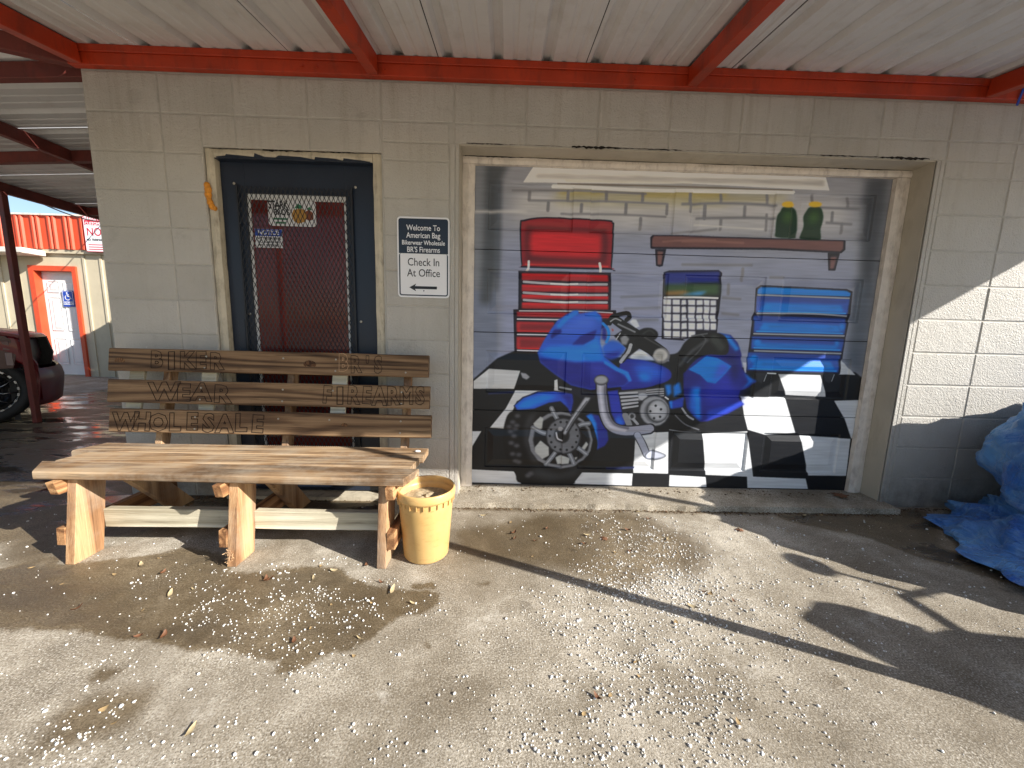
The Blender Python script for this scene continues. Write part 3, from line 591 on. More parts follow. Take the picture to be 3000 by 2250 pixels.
P|78,78,84|7.3|0|377,255,376,250,372,245,365,241,357,240,349,241,342,244,338,249,336,254,337,260,342,265,348,268,356,269,364,269,371,265,376,261|
P|78,78,84|7.3|0|379,201,377,195,373,191,366,187,358,186,350,187,344,190,339,195,337,200,339,206,343,211,350,214,358,216,366,215,373,211,377,207|
P|78,78,84|7.3|0|444,108,442,102,438,98,431,94,423,93,415,94,408,97,403,102,402,107,403,113,407,118,414,121,422,123,430,122,437,119,442,114|
P|78,78,84|7.3|0|462,123,461,118,456,113,450,109,442,108,434,109,427,112,422,117,420,123,422,128,426,133,433,137,441,138,449,137,456,134,460,129|
P|78,78,84|7.3|0|349,434,347,429,343,424,336,421,329,419,321,420,314,423,309,428,308,433,309,439,313,444,320,447,328,448,336,447,342,444,347,440|
P|78,78,84|7.3|0|306,448,305,442,301,437,294,434,286,433,278,434,272,437,267,441,265,447,267,452,271,457,278,460,285,462,293,461,300,458,305,453|
P|78,78,84|7.3|0|355,211,354,205,349,200,342,197,335,195,326,196,320,199,315,204,313,210,315,215,319,220,326,224,334,225,342,224,349,221,353,216|
P|122,124,130|3.6|0|855,367,843,290,798,223,729,178,645,161,560,175,486,217,437,282,418,358,432,435,477,500,545,544,628,561,711,547,784,506,834,443|
P|20,20,24|4.6|0|837,367,826,298,787,239,725,198,651,183,575,195,510,233,466,291,449,359,461,427,501,485,562,525,635,540,709,528,774,491,819,435|
P|176,178,176|2.7|0|447,475,494,525,513,510,508,438,471,425|
P|176,178,176|2.7|0|462,309,500,358,558,313,562,254,516,226,465,277|
P|176,178,176|2.7|0|606,240,645,258,705,237,699,198,622,190|
P|176,178,176|2.7|0|736,243,760,248,744,223|
P|176,178,176|2.7|0|776,297,811,357,826,338,805,298|
S|112,116,124|5.5|1|611,401,517,409,445,446|31.0
S|160,164,172|5.5|1|611,401,517,409,445,446|9.1
S|112,116,124|5.5|1|633,314,589,254,544,190|31.0
S|160,164,172|5.5|1|633,314,589,254,544,190|9.1
S|112,116,124|5.5|1|708,345,776,297,816,269|31.0
S|160,164,172|5.5|1|708,345,776,297,816,269|9.1
S|112,116,124|5.5|1|626,478,586,544,566,582|31.0
S|160,164,172|5.5|1|626,478,586,544,566,582|9.1
S|112,116,124|5.5|1|704,432,767,472,823,483|31.0
S|160,164,172|5.5|1|704,432,767,472,823,483|9.1
S|112,116,124|5.5|1|682,296,712,247,734,198|31.0
S|160,164,172|5.5|1|682,296,712,247,734,198|9.1
P|26,26,30|2.7|0|779,395,772,345,748,302,709,273,662,262,615,271,574,299,545,340,534,390,542,439,566,482,605,510,651,521,698,512,739,485,767,444|
P|104,106,112|5.5|0|770,395,763,348,740,307,704,280,660,270,615,278,577,304,550,343,540,390,547,437,570,476,606,503,649,513,693,505,732,480,758,441|
P|30,30,34|1.8|0|759,394,759,391,757,388,754,386,751,386,748,386,745,388,743,391,742,394,743,397,744,400,747,402,750,403,754,402,756,401,758,398|
P|30,30,34|1.8|0|752,351,751,348,750,345,747,343,744,342,741,343,738,344,736,347,735,351,735,354,737,357,740,359,743,360,746,359,749,357,751,354|
P|30,30,34|1.8|0|727,316,727,312,725,309,723,307,719,307,716,307,713,309,711,312,710,315,711,319,713,321,715,323,718,324,722,324,725,322,727,319|
P|30,30,34|1.8|0|690,295,690,292,688,289,686,287,682,286,679,287,676,289,674,292,673,295,674,298,676,301,678,303,681,304,685,303,688,301,690,299|
P|30,30,34|1.8|0|648,294,648,291,646,288,643,286,640,286,637,286,634,288,632,291,631,294,632,298,633,300,636,302,639,303,643,302,645,301,647,298|
P|30,30,34|1.8|0|610,313,609,310,607,307,605,305,601,304,598,305,595,307,593,309,593,313,593,316,595,319,597,321,601,322,604,321,607,319,609,316|
P|30,30,34|1.8|0|582,347,581,344,580,341,577,339,574,339,570,339,568,341,566,344,565,347,565,350,567,353,570,355,573,356,576,355,579,354,581,351|
P|30,30,34|1.8|0|571,391,570,387,569,384,566,382,563,382,559,382,557,384,555,387,554,390,554,394,556,396,559,398,562,399,565,399,568,397,570,394|
P|30,30,34|1.8|0|578,434,578,431,576,428,574,426,570,425,567,426,564,427,562,430,562,434,562,437,564,440,566,442,570,442,573,442,576,440,578,437|
P|30,30,34|1.8|0|603,469,603,466,601,463,598,461,595,460,592,461,589,462,587,465,586,469,587,472,588,475,591,477,594,477,597,477,600,475,602,472|
P|30,30,34|1.8|0|640,489,639,485,638,483,635,481,632,480,628,481,626,482,624,485,623,488,623,492,625,494,628,496,631,497,634,497,637,495,639,492|
P|30,30,34|1.8|0|681,490,681,486,679,483,677,482,673,481,670,481,667,483,665,486,665,489,665,493,667,495,669,497,673,498,676,497,679,496,681,493|
P|30,30,34|1.8|0|720,471,719,468,718,465,715,463,712,463,709,463,706,465,704,468,703,471,704,474,705,477,708,479,711,480,714,479,717,477,719,475|
P|30,30,34|1.8|0|748,437,747,434,745,431,743,429,740,429,736,429,734,431,732,434,731,437,731,440,733,443,736,445,739,446,742,445,745,444,747,441|
P|60,62,66|3.6|0|699,398,695,376,685,357,667,344,647,339,625,343,607,355,595,374,589,396,593,418,604,437,621,450,641,455,663,451,681,439,693,420|
P|26,26,30|4.6|0|692,393,690,375,681,360,667,350,651,346,634,349,620,359,610,374,606,391,608,409,617,424,631,435,647,439,664,435,678,426,688,411|
S|190,190,196|4.6|1|606,411,617,372,646,358|10.9
P|160,160,166|3.6|0|652,441,650,434,647,428,641,424,633,423,626,424,620,428,616,433,614,440,615,446,619,452,625,456,632,457,639,456,645,453,650,447|
P|30,30,34|2.7|0|781,667,837,663,725,481,677,393,644,402,673,479|
P|168,170,178|4.6|0|788,662,825,659,715,495,667,400,650,410,691,499|
S|90,92,98|3.6|1|801,634,736,538,675,431|9.1
P|22,20,34|1.8|0|311,593,369,653,469,693,580,701,706,687,717,633,703,533,683,556,668,594,620,626,546,612,455,568,334,560|
P|40,76,190|3.6|0|318,594,374,646,471,685,580,694,699,681,708,632,696,547,678,584,624,631,546,619,450,576,336,567|
P|28,122,222|12.8|0|333,596,397,644,507,675,600,663,527,628,417,583,348,575|
P|32,40,140|12.8|0|617,687,697,679,703,632,693,556,666,631|
S|30,30,36|2.7|1|889,777,900,674,928,542,980,462,1081,435,1240,453|78.4
S|148,150,166|4.6|1|889,777,900,674,928,542,980,462,1081,435,1236,453|62.0
S|186,186,200|12.8|1|883,758,892,674,919,542,975,462,1071,438|21.9
S|98,98,112|9.1|1|917,740,927,637,951,543,1003,477,1089,455|14.6
P|50,50,56|2.7|0|939,780,936,766,926,755,910,747,891,743,872,746,855,753,843,764,839,778,842,791,852,803,868,811,887,814,906,812,923,804,934,793|
P|150,152,158|4.6|0|931,782,929,771,920,762,906,755,890,753,874,754,860,760,850,769,846,780,849,790,857,800,871,806,887,808,903,807,918,801,927,792|
S|40,42,50|2.7|1|1159,403,1196,345,1230,277|54.7
S|158,162,178|5.5|1|1159,408,1196,345,1230,277|43.7
P|60,64,74|2.7|1|1217,267,1261,305,1330,289,1364,265,1305,237,1238,238|
P|172,176,190|5.5|1|1224,267,1262,297,1330,283,1357,265,1304,247,1242,246|"""
MPX = 1.6; MW, MH = 1676, 1325
def mural_array():
    a = np.empty((MH, MW, 3), np.float32); a[:] = np.array([146, 148, 158])/255
    for ln in MURAL.strip().split('\n'):
        k, c, b, s, p, x = ln.split('|'); c = np.array([float(v) for v in c.split(',')])/255; b = float(b)/MPX
        p = np.array([float(v) for v in p.split(',')]).reshape(-1, 2)/MPX
        if k == 'P':
            if s == '1': p = catmull(p, True)
            r = mask_poly(p, MW, MH, b)
        else:
            if len(p) > 2: p = catmull(p, False)
            r = mask_stroke(p, float(x)/MPX, MW, MH, b)
        if r is None: continue
        m, x0, x1, y0, y1 = r; m = m[..., None]; a[y0:y1, x0:x1] = a[y0:y1, x0:x1]*(1-m)+c*m
    br = smooth_noise(MH, MW, 5, 60)*.5+smooth_noise(MH, MW, 26, 90)*.5; a *= (1+(br-.5)*.16)[..., None]
    return np.clip(a*1.13+.004, 0, .95)
mural_img = make_image('mural_paint', mural_array())
def mural_mat():
    n = NT('mural_paint'); uv = n.n('UVMap'); im = n.n('TexImage', _image=mural_img, _interpolation='Cubic', _extension='EXTEND'); n.t.links.new(uv.outputs[0], im.inputs[0])
    v = n.coord((.6, 1, 14)); g = n.noise(v, 9, 5, .7)
    sc = n.mr(n.noise(n.coord((1, 1, 8)), 30, 5, .7), .66, .74); c = n.mix(n.math('MULTIPLY', sc, .16), im.outputs[0], rgb(190, 190, 190))
    n.bump(g, .12, .003); return n.out(c, n.mr(g, .3, .7, .34, .5), 0, .45)
M_['mural'] = mural_mat()
DAMP_SHADOW = """235|90|-4000,-620,-300,-600,500,-420,1900,-300,2020,-30,2020,4400,-4000,4400
150|40|-1240,323,-810,259,-88,-298,371,-700,360,-725,256,-826
215|14|-477,-886,164,-755,199,-687,289,-650,426,-725,519,-697,618,-651,748,-629,798,-561,984,-614,1117,-693,1126,-735,1234,-772,1349,-730,1541,-700,1631,-715,1696,-771,1798,-830,1921,-849,1982,-862,2100,-874,2108,-921,2054,-973,1998,-997,1938,-1033,1923,-1066,1887,-1127,1824,-1166,1752,-1176,1729,-1220,1701,-1249,1646,-1241,1631,-1204,1455,-1165,1330,-1153,1203,-1140,1088,-1117,949,-1104,838,-1090,663,-1077,578,-1073,2,-1150
200|8|1973,-827,2029,-811,2090,-817,2067,-854,1990,-855
185|40|1088,-1318,1167,-1310,1253,-1302,1321,-1272,1362,-1287,1353,-1323,1332,-1357,1400,-1395,1331,-1420,1306,-1454,1197,-1460,1208,-1515,1154,-1516,1141,-1403,1121,-1352
170|14|1077,-1258,1092,-1226,1132,-1209,1171,-1225,1153,-1258,1130,-1289
150|10|1210,-1273,1248,-1269,1256,-1291
110|60|1695,-1452,1815,-1462,1895,-1446,1967,-1473,1956,-1513,1748,-1514
150|10|2247,-791,2297,-775,2304,-813,2260,-836
170|6|2077,-1135,2111,-1125,2127,-1144,2101,-1154
90|90|1926,-1251,2153,-1181,2385,-1247,2449,-1389,2196,-1427
160|55|2491,-227,2581,-138,2691,-164,3109,-89,3258,-230,3338,-356,3407,-425,3367,-574,3309,-703,3148,-723,2963,-821,2813,-853,2715,-749,2561,-719,2509,-703,2182,-640,2027,-370
40|12|2458,-17,2641,-106,2645,-249,2486,-332,2408,-309
230|20|4023,-148,4510,-40,5110,-51,4698,-480,4876,-670,4739,-833,4445,-528,4368,-351,4111,-257
120|14|3414,-1237,3453,-1245,3447,-1284,3396,-1300,3387,-1277
90|20|3002,-1332,3096,-1317,3101,-1352,3020,-1372
90|16|3228,-1330,3273,-1344,3245,-1371,3209,-1365
110|12|2559,-1118,2591,-1128,2578,-1157,2547,-1148
90|12|2573,-1236,2602,-1244,2584,-1260
-90|20|3929,-180,4004,-234,3751,-641,3713,-566
-80|16|3708,-879,3844,-904,3864,-943,3733,-919
150|30|-200,-70,1000,-60,2050,-70,2050,20,-200,20
150|18|2000,-150,3000,-135,4000,-150,4900,-140,4900,-90,2000,-90"""  # damp areas; patches beside bench and tarp also paint in their cast shadows
GX0, GY0, GPX = -4.0, -1.75, .006; GW, GH = 1720, 1040
def damp_shadow_array():  # the last two strips just darken the ground along wall base and apron edge
    a = np.zeros((GH, GW), np.float32)
    for ln in DAMP_SHADOW.strip().split('\n'):
        v, b, p = ln.split('|'); v = float(v)/255; p = np.array([float(q) for q in p.split(',')]).reshape(-1, 2)/1000; p = (p-np.array([GX0, GY0]))/GPX
        r = mask_poly(p, GW, GH, float(b)/1000/GPX)
        if r is None: continue
        m, x0, x1, y0, y1 = r; sl = a[y0:y1, x0:x1]; a[y0:y1, x0:x1] = np.maximum(sl, m*v) if v > 0 else sl*(1+m*v*2)
    return a
damp_shadow_img = make_image('damp_and_shadow_patches', damp_shadow_array(), False)
def concrete(name, damp_shadow=True, tone=1.0):
    n = NT(name); v = n.coord()
    big = n.noise(v, .9, 6, .6); mid = n.noise(v, 5, 7, .7); fine = n.noise(v, 48, 6, .75); grit = n.noise(v, 170, 4, .75)
    f = n.math('ADD', n.math('MULTIPLY', big, .45), n.math('MULTIPLY', mid, .55))
    t = lambda r, g, b: tuple(x*tone for x in rgb(r, g, b)[:3])+(1,)
    c = n.ramp(f, [(.37, t(118, 108, 91)), (.5, t(166, 156, 138)), (.62, t(206, 197, 180))])
    c = n.mix(n.math('MULTIPLY', n.mr(fine, .42, .66), .42), c, t(118, 109, 95)); c = n.mix(n.math('MULTIPLY', n.mr(grit, .53, .63), .75), c, t(222, 216, 204)); c = n.mix(n.math('MULTIPLY', n.mr(grit, .48, .38), .8), c, t(88, 79, 66))
    blot = n.mr(n.noise(n.coord(), 2.6, 8, .75), .50, .68); c = n.mix(n.math('MULTIPLY', blot, .42), c, t(112, 102, 86))
    b2 = n.mr(n.noise(v, 1.25, 8, .7, .6), .45, .62); c = n.mix(n.math('MULTIPLY', b2, .55), c, t(112, 100, 80))
    spots = n.mr(n.noise(v, 8, 4, .55), .66, .74); c = n.mix(n.math('MULTIPLY', spots, .5), c, t(84, 75, 62))
    pale = n.mr(n.noise(v, 3.7, 8, .78), .58, .72); c = n.mix(n.math('MULTIPLY', pale, .55), c, t(226, 220, 208))
    rough = .86
    if damp_shadow:
        tc = n.t.nodes.new('ShaderNodeTexCoord'); wv = n.n('VectorMath', _operation='MULTIPLY_ADD'); n.t.links.new(n.noise(v, 9, 8, .74, col=True), wv.inputs[0]); wv.inputs[1].default_value = (.15, .13, 0)
        n.t.links.new(tc.outputs['Object'], wv.inputs[2]); mp = n.t.nodes.new('ShaderNodeMapping'); n.t.links.new(wv.outputs[0], mp.inputs[0])
        sx, sy = 1/(GW*GPX), 1/(GH*GPX); mp.inputs[3].default_value = (sx, sy, 1); mp.inputs[1].default_value = ((-GX0-.075)*sx, (-GY0-.065)*sy, 0)
        im = n.n('TexImage', _image=damp_shadow_img, _interpolation='Linear', _extension='CLIP'); n.t.links.new(mp.outputs[0], im.inputs[0])
        w = im.outputs[0]; wm = n.math('MULTIPLY', n.mr(w, .12, .62), n.mr(mid, .2, .6, .78, 1.08), clamp=True)
        cw = n.mix(1.0, c, (.46, .40, .31, 1), 'MULTIPLY'); c = n.mix(wm, c, cw)
        stv = n.coord((1.1, 3.2, 1)); pud = n.mr(n.noise(stv, 1.5, 5, .6), .47, .56); deep = n.math('MULTIPLY', n.mr(w, .8, .92), pud, clamp=True)
        c = n.mix(n.math('MULTIPLY', deep, .6), c, (.018, .017, .02, 1))
        r1 = n.mix(wm, (.86,)*3+(1,), (.5,)*3+(1,)); r1 = n.mix(deep, r1, (.07,)*3+(1,)); rough = r1
        h = n.math('MULTIPLY', n.math('ADD', n.math('MULTIPLY', fine, .7), n.math('MULTIPLY', grit, .6)), n.math('SUBTRACT', 1.0, n.math('MULTIPLY', deep, .94)))
    else: h = n.math('ADD', n.math('MULTIPLY', fine, .7), n.math('MULTIPLY', grit, .6))
    n.bump(h, .65, .007); return n.out(c, rough, 0, .42)
M_['concrete'] = concrete('concrete_slab'); M_['apron'] = concrete('apron_concrete', False, 1.06)

# ------------------------------------------------------------------ ground
g = MB(); S_ = 150; g.add([(-S_, -S_, 0), (S_, -S_, 0), (S_, S_, 0), (-S_, S_, 0)], [(0, 1, 2, 3)])
g.build('ground', M_['concrete'], kind='structure')
ap = MB(); apx = [2.03+i*(4.86-2.03)/60 for i in range(61)]; fr = [-.105+rng.uniform(-.006, .006) for _ in apx]
ap.add([(x, y, .035) for x, y in zip(apx, fr)]+[(x, .3, .045) for x in apx]+[(x, y-.006, -.02) for x, y in zip(apx, fr)], [(i, i+1, 62+i, 61+i) for i in range(60)]+[(122+i, 123+i, i+1, i) for i in range(60)]+[(0, 61, 122), (60, 182, 121)])
ap.build('garage_apron', M_['apron'], kind='structure')

# ------------------------------------------------------------------ the block building
BW, BH, NJ = .4064, .2032, 12; TOP = 2.4384
DX0, DX1, DZ = .622, 1.620, 2.068          # door opening
OX0, OX1, OZ = 2.060, 4.830, 2.130         # garage opening
bld = thing('garage_building', 'long low building of painted concrete blocks behind the bench and the mural', 'building', (0, 0, 0))
wall = MB()
Y0, Y1 = .0042, .195
for a in ((0, DX0, -.05, 2.8), (DX1, OX0, -.05, 2.8), (OX1, 9.0, -.05, 2.8), (DX0, DX1, DZ, 2.8), (OX0, OX1, OZ, 2.8)): wall.box(a[0], a[1], Y0, Y1, a[2], a[3])
wall_o = wall.build('front_wall', M_['mortar'], bld)
def sub(rect, hole):
    x0, x1, z0, z1 = rect; a0, a1, b0, b1 = hole
    if a0 >= x1 or a1 <= x0 or b0 >= z1 or b1 <= z0: return [rect]
    o = []
    if a0 > x0: o.append((x0, a0, z0, z1))
    if a1 < x1: o.append((a1, x1, z0, z1))
    if b1 < z1: o.append((max(x0, a0), min(x1, a1), b1, z1))
    return o
bcache = {}
def block(x0, x1, z0, z1):
    if x1-x0 < .03 or z1-z0 < .02: return
    key = (round(x1-x0, 3), round(z1-z0, 3), random.randint(0, 2))
    if key not in bcache:
        m = MB(); w, h = (x1-x0)/2, (z1-z0)/2; e = .0035; c = .0045
        jx = [random.uniform(-.0012, .0012) for _ in range(8)]
        P0 = [(-w+e+jx[0], -h+e+jx[1]), (w-e+jx[2], -h+e+jx[3]), (w-e+jx[4], h-e+jx[5]), (-w+e+jx[6], h-e+jx[7])]
        inn = [(p[0]-math.copysign(c, p[0]), p[1]-math.copysign(c, p[1])) for p in P0]
        v = [(p[0], .01, p[1]) for p in P0]+[(p[0], .0035, p[1]) for p in P0]+[(p[0], 0, p[1]) for p in inn]
        f = [(8, 9, 10, 11)]+[(4+i, 4+(i+1) % 4, 8+(i+1) % 4, 8+i) for i in range(4)]+[(i, (i+1) % 4, 4+(i+1) % 4, 4+i) for i in range(4)]
        me = bpy.data.meshes.new('block'); me.from_pydata(v, [], f); me.materials.append(M_['block']); me.update(); bcache[key] = me
    o = link('block', bcache[key], wall_o); o.location = ((x0+x1)/2, random.uniform(-.0012, .0008), (z0+z1)/2)
for i in range(20):
    for j in range(NJ):
        rs = [(i*BW, (i+1)*BW, TOP-(j+1)*BH, TOP-j*BH)]
        for hole in ((DX0, DX1, -1, DZ), (OX0-.052, OX1+.05, -1, OZ)): rs = [q for r in rs for q in sub(r, hole)]
        for r in rs:
            if j == 1 and (1.6 < r[0] < 2.0 or 4.85 < r[0] < 5.2): block(r[0], r[1], 2.128, r[3]); block(r[0], r[1], r[2], 2.128)
            else: block(*r)
side = MB(); side.box(0, .19, .2, 7.5, -.05, 2.8); side.box(8.8, 9, .2, 7.5, -.05, 2.8); side.box(0, 9, 7.3, 7.5, -.05, 2.8); side.build('side_wall', M_['block'], bld)
MB().box(-.05, 9.05, -.05, 7.55, 2.8, 2.9).build('roof_deck', M_['mortar'], bld)
# mortar smear bands at the garage corners (plastered edge strips)
for x0, x1, nm in ((OX0-.05, OX0-.022, 'corner_strip'), (OX0-.020, OX0, 'corner_strip'), (OX1, OX1+.022, 'corner_strip'), (OX1+.024, OX1+.048, 'corner_strip')):
    MB().box(x0, x1, -.0015, .012, -.02, OZ-.004).build(nm, M_['block'], bld, bevel=.0015)
# jambs and lintel soffit of the garage opening
jm = MB(); jm.box(OX0-.001, OX0+.006, .008, .2, -.03, OZ); jm.build('jamb', M_['jamb'], bld)
jm = MB(); jm.box(OX1-.006, OX1+.001, .008, .2, -.03, OZ); jm.build('jamb', M_['jamb'], bld)
MB().box(OX0+.006, OX1-.006, .008, .2, OZ-.007, OZ+.001).build('lintel_soffit', M_['jamb'], bld)
def ragged(name, x0, x1, z, y, amp, m, parent, n=90, thick=.6):
    g = MB(); xs = [x0+(x1-x0)*i/n for i in range(n+1)]; env = [max(0, math.sin(i*.05+1)+.5*math.sin(i*.19))*.7+.12 for i in range(n+1)]
    up_ = [z+amp*e*random.uniform(.1, .7) for e in env]; dn = [z-amp*e*random.uniform(.1, 1) for e in env]
    g.add([(x, y, a) for x, a in zip(xs, up_)]+[(x, y, b) for x, b in zip(xs, dn)], [(i, i+1, n+2+i, n+1+i) for i in range(n)])
    return g.build(name, m, parent)
ragged('open_joint', 2.7, 4.78, OZ+.004, -.0022, .011, M_['black'], bld, 150)
ragged('open_joint', 2.1, 2.7, OZ+.003, -.0022, .004, M_['black'], bld, 50)

# ------------------------------------------------------------------ garage door with the mural
gd = thing('garage_door', 'garage door painted with a mural of a blue motorcycle in a tool-filled workshop', 'garage door', (3.44, .16, .045))
GX_0, GX_1, GZ0, GZ1 = 2.118, 4.760, .046, 2.105; YD = .160
def uvmap(o):
    me = o.data; uvl = me.uv_layers.new(name='UVMap'); og = WL[o.name]
    for lp in me.loops:
        v = me.vertices[lp.vertex_index].co+og; uvl.data[lp.index].uv = ((v.x-2.10)*1000/MPX/MW, v.z*1000/MPX/MH)
sh = (GZ1-GZ0)/4; pw, pg = .530, (GX_1-GX_0-4*.530)/5
for k in range(4):
    z0 = GZ0+k*sh+.0024; z1 = GZ0+(k+1)*sh-.0024; pz0, pz1 = z0+.115, z1-.115
    s = MB(); xs = [GX_0]+[x for q in range(4) for x in (GX_0+pg+q*(pw+pg), GX_0+pg+q*(pw+pg)+pw)]+[GX_1]
    for z_a, z_b in ((z0, pz0), (pz1, z1)): s.add([(GX_0, YD, z_a), (GX_1, YD, z_a), (GX_1, YD, z_b), (GX_0, YD, z_b)], [(0, 1, 2, 3)])
    for q in range(0, 10, 2): s.add([(xs[q], YD, pz0), (xs[q+1], YD, pz0), (xs[q+1], YD, pz1), (xs[q], YD, pz1)], [(0, 1, 2, 3)])
    for za, dz in ((z0, .004), (z1, -.004)): s.add([(GX_0, YD, za), (GX_1, YD, za), (GX_1, YD+.012, za), (GX_0, YD+.012, za)], [(0, 1, 2, 3)])
    s.add([(GX_0, YD+.03, z0), (GX_1, YD+.03, z0), (GX_1, YD+.03, z1), (GX_0, YD+.03, z1)], [(0, 3, 2, 1)])
    so_ = s.build('door_section', M_['mural'], gd); uvmap(so_)
    for q in range(4):
        x0, x1 = xs[1+2*q], xs[2+2*q]; p = MB(); L = [(0, 0), (.007, .009), (.018, .010), (.056, .0005), (.058, .0)]; v = []; f = []
        for e, d in L: v += [(x0+e, YD+d, pz0+e), (x1-e, YD+d, pz0+e), (x1-e, YD+d, pz1-e), (x0+e, YD+d, pz1-e)]
        for i in range(len(L)-1):
            for c in range(4): f.append((i*4+c, i*4+(c+1) % 4, i*4+4+(c+1) % 4, i*4+4+c))
        n4 = (len(L)-1)*4; f.append((n4, n4+1, n4+2, n4+3)); p.add(v, f); uvmap(p.build('panel', M_['mural'], so_))
MB().box(GX_0, GX_1, YD+.001, YD+.03, GZ0-.012, GZ0).build('bottom_seal', M_['rubber'], gd)
MB().box(GX_0-.01, GX_1+.01, YD+.032, YD+.04, GZ0, GZ1+.02).build('backing', M_['black'], gd)
tr = thing('garage_door_trim', 'chipped white wooden stop moulding framing the mural garage door', 'door trim', (3.44, .14, .04))
def rough_board(name, x0, x1, z0, z1, y0, y1, vert, parent, m):
    g = MB(); n = 26; v = []; f = []
    for i in range(n+1):
        t = i/n; j = [random.uniform(-.0018, .0018) for _ in range(4)]
        if vert: z = z0+(z1-z0)*t; ring = [(x0+j[0], y1, z), (x0+j[1], y0, z), (x0*.5+x1*.5, y0-.004, z), (x1+j[2], y0+.002, z), (x1+j[3], y1, z)]
        else: x = x0+(x1-x0)*t; ring = [(x, y1, z0+j[0]), (x, y0, z0+j[1]), (x, y0-.004, z0*.5+z1*.5), (x, y0+.002, z1+j[2]), (x, y1, z1+j[3])]
        v += ring
    for i in range(n):
        for c in range(5): f.append((i*5+c, i*5+(c+1) % 5, i*5+5+(c+1) % 5, i*5+5+c))
    f += [(0, 1, 2, 3, 4), tuple(n*5+c for c in range(5))]; return g.add(v, f).build(name, m, parent)
rough_board('trim_board', OX0+.008, GX_0+.022, .036, 2.078, .128, .1575, True, tr, M_['stop'])
rough_board('trim_board', GX_1-.022, OX1-.008, .02, 2.078, .128, .1575, True, tr, M_['stop'])
rough_board('trim_board', OX0+.008, OX1-.008, 2.080, 2.119, .126, .1575, False, tr, M_['stop'])
ragged('caulk_gap', OX0+.02, OX1-.02, 2.1205, .1255, .005, M_['black'], tr, 160)

# ------------------------------------------------------------------ text helper
def text_mesh(name, s, size, cx, cz, y, m, parent, sx=1, align='CENTER', bold=0, outline=0, rot=0, valign='CENTER'):
    cu = bpy.data.curves.new('t', 'FONT'); cu.body = s; cu.size = size; cu.align_x = align; cu.align_y = valign; cu.offset = bold
    if outline: cu.fill_mode = 'NONE'; cu.bevel_depth = outline; cu.bevel_resolution = 0; cu.resolution_u = 2
    else: cu.fill_mode = 'FRONT'; cu.resolution_u = 4
    o = bpy.data.objects.new('t', cu); col.objects.link(o); dg = bpy.context.evaluated_depsgraph_get(); me = bpy.data.meshes.new_from_object(o.evaluated_get(dg))
    bpy.data.objects.remove(o); bpy.data.curves.remove(cu); og = WL[parent.name]; c, n_ = math.cos(rot), math.sin(rot)
    for v in me.vertices:
        x, yy, zz = v.co.x*sx, v.co.y, v.co.z; v.co = Vector((cx+x*c-yy*n_, y-zz, cz+x*n_+yy*c))-og
    me.materials.clear(); me.materials.append(m); me.name = name; return link(name, me, parent, og)
def rrect(x0, x1, z0, z1, r, n=6):
    out = []
    for cx, cz, a in ((x1-r, z1-r, 0), (x0+r, z1-r, 90), (x0+r, z0+r, 180), (x1-r, z0+r, 270)):
        for k in range(n+1): t = math.radians(a+90*k/n); out.append((cx+r*math.cos(t), cz+r*math.sin(t)))
    return out

# ------------------------------------------------------------------ entry door
df = thing('door_frame', 'dirty cream door frame around the navy door, orange foam on its left side', 'door frame', (1.12, 0, 0))
rough_board('jamb', DX0+.004, DX0+.052, -.01, DZ-.004, .012, .16, True, df, M_['cream'])
rough_board('jamb', DX1-.052, DX1-.004, -.01, DZ-.004, .012, .16, True, df, M_['cream'])
rough_board('head', DX0+.053, DX1-.053, DZ-.05, DZ-.004, .012, .16, False, df, M_['cream'])
ragged('open_joint', DX0+.33, DX1-.005, DZ-.003, .007, .009, M_['black'], df, 60)
ragged('open_joint', DX0+.03, DX0+.4, DZ-.003, .007, .003, M_['black'], df, 30)
fm = MB()
for z, r, x in ((1.865, .017, DX0+.006), (1.842, .021, DX0+.010), (1.815, .020, DX0+.008), (1.79, .014, DX0+.012), (1.772, .018, DX0+.016), (1.752, .017, DX0+.024), (1.742, .012, DX0+.040)): fm.sphere((x, .004, z), (r, .012, r*1.15), 10, 7)
fm.build('expanding_foam', M_['foam'], df, smooth=True)
MB().box(DX0, DX1, -.04, .2, -.02, .022).build('sill', M_['cream'], df)
dr = thing('entry_door', 'navy door with a tall window behind black diamond security mesh', 'door', (1.115, .05, .03))
X0, X1, Z0, Z1 = .676, 1.564, .03, 2.022; GX0_, GX1_, GZ_0, GZ_1 = .812, 1.392, .30, 1.845
d = MB(); YS = .050
for a in ((X0, GX0_, Z0, Z1), (GX1_, X1, Z0, Z1), (GX0_, GX1_, GZ_1, Z1), (GX0_, GX1_, Z0, GZ_0)): d.box(a[0]+.0004, a[1]-.0004, YS, YS+.045, a[2], a[3])
slab = d.build('slab', M_['navy'], dr)
ws = MB()
for a in ((GX0_, GX0_+.016, GZ_0, GZ_1), (GX1_-.016, GX1_, GZ_0, GZ_1), (GX0_+.016, GX1_-.016, GZ_1-.03, GZ_1), (GX0_+.016, GX1_-.016, GZ_0, GZ_0+.02)): ws.box(a[0], a[1], YS+.012, YS+.03, a[2], a[3])
ws.build('glazing_bead', M_['white'], dr)
def glass_mat():  # maroon of a reflected car painted into the pane's base colour
    n = NT('reflection_colored_door_glass'); v = n.coord(); c = n.ramp(n.noise(n.coord((1, 1, .5)), 3, 3), [(.35, (.12, .017, .013, 1)), (.7, (.20, .045, .042, 1))]); return n.out(c, .035, 0, .5)
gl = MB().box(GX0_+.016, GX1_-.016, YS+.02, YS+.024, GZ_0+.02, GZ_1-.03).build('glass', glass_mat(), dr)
MB().box(GX0_+.0165, GX1_-.0165, YS+.0245, YS+.04, GZ_0+.02, GZ_1-.03).build('backing', M_['black'], dr)
sm = MB(); h_, q_ = .0131, .0265; mx0, mx1, mz0, mz1 = .782, 1.425, .26, 1.880; w_ = .0023
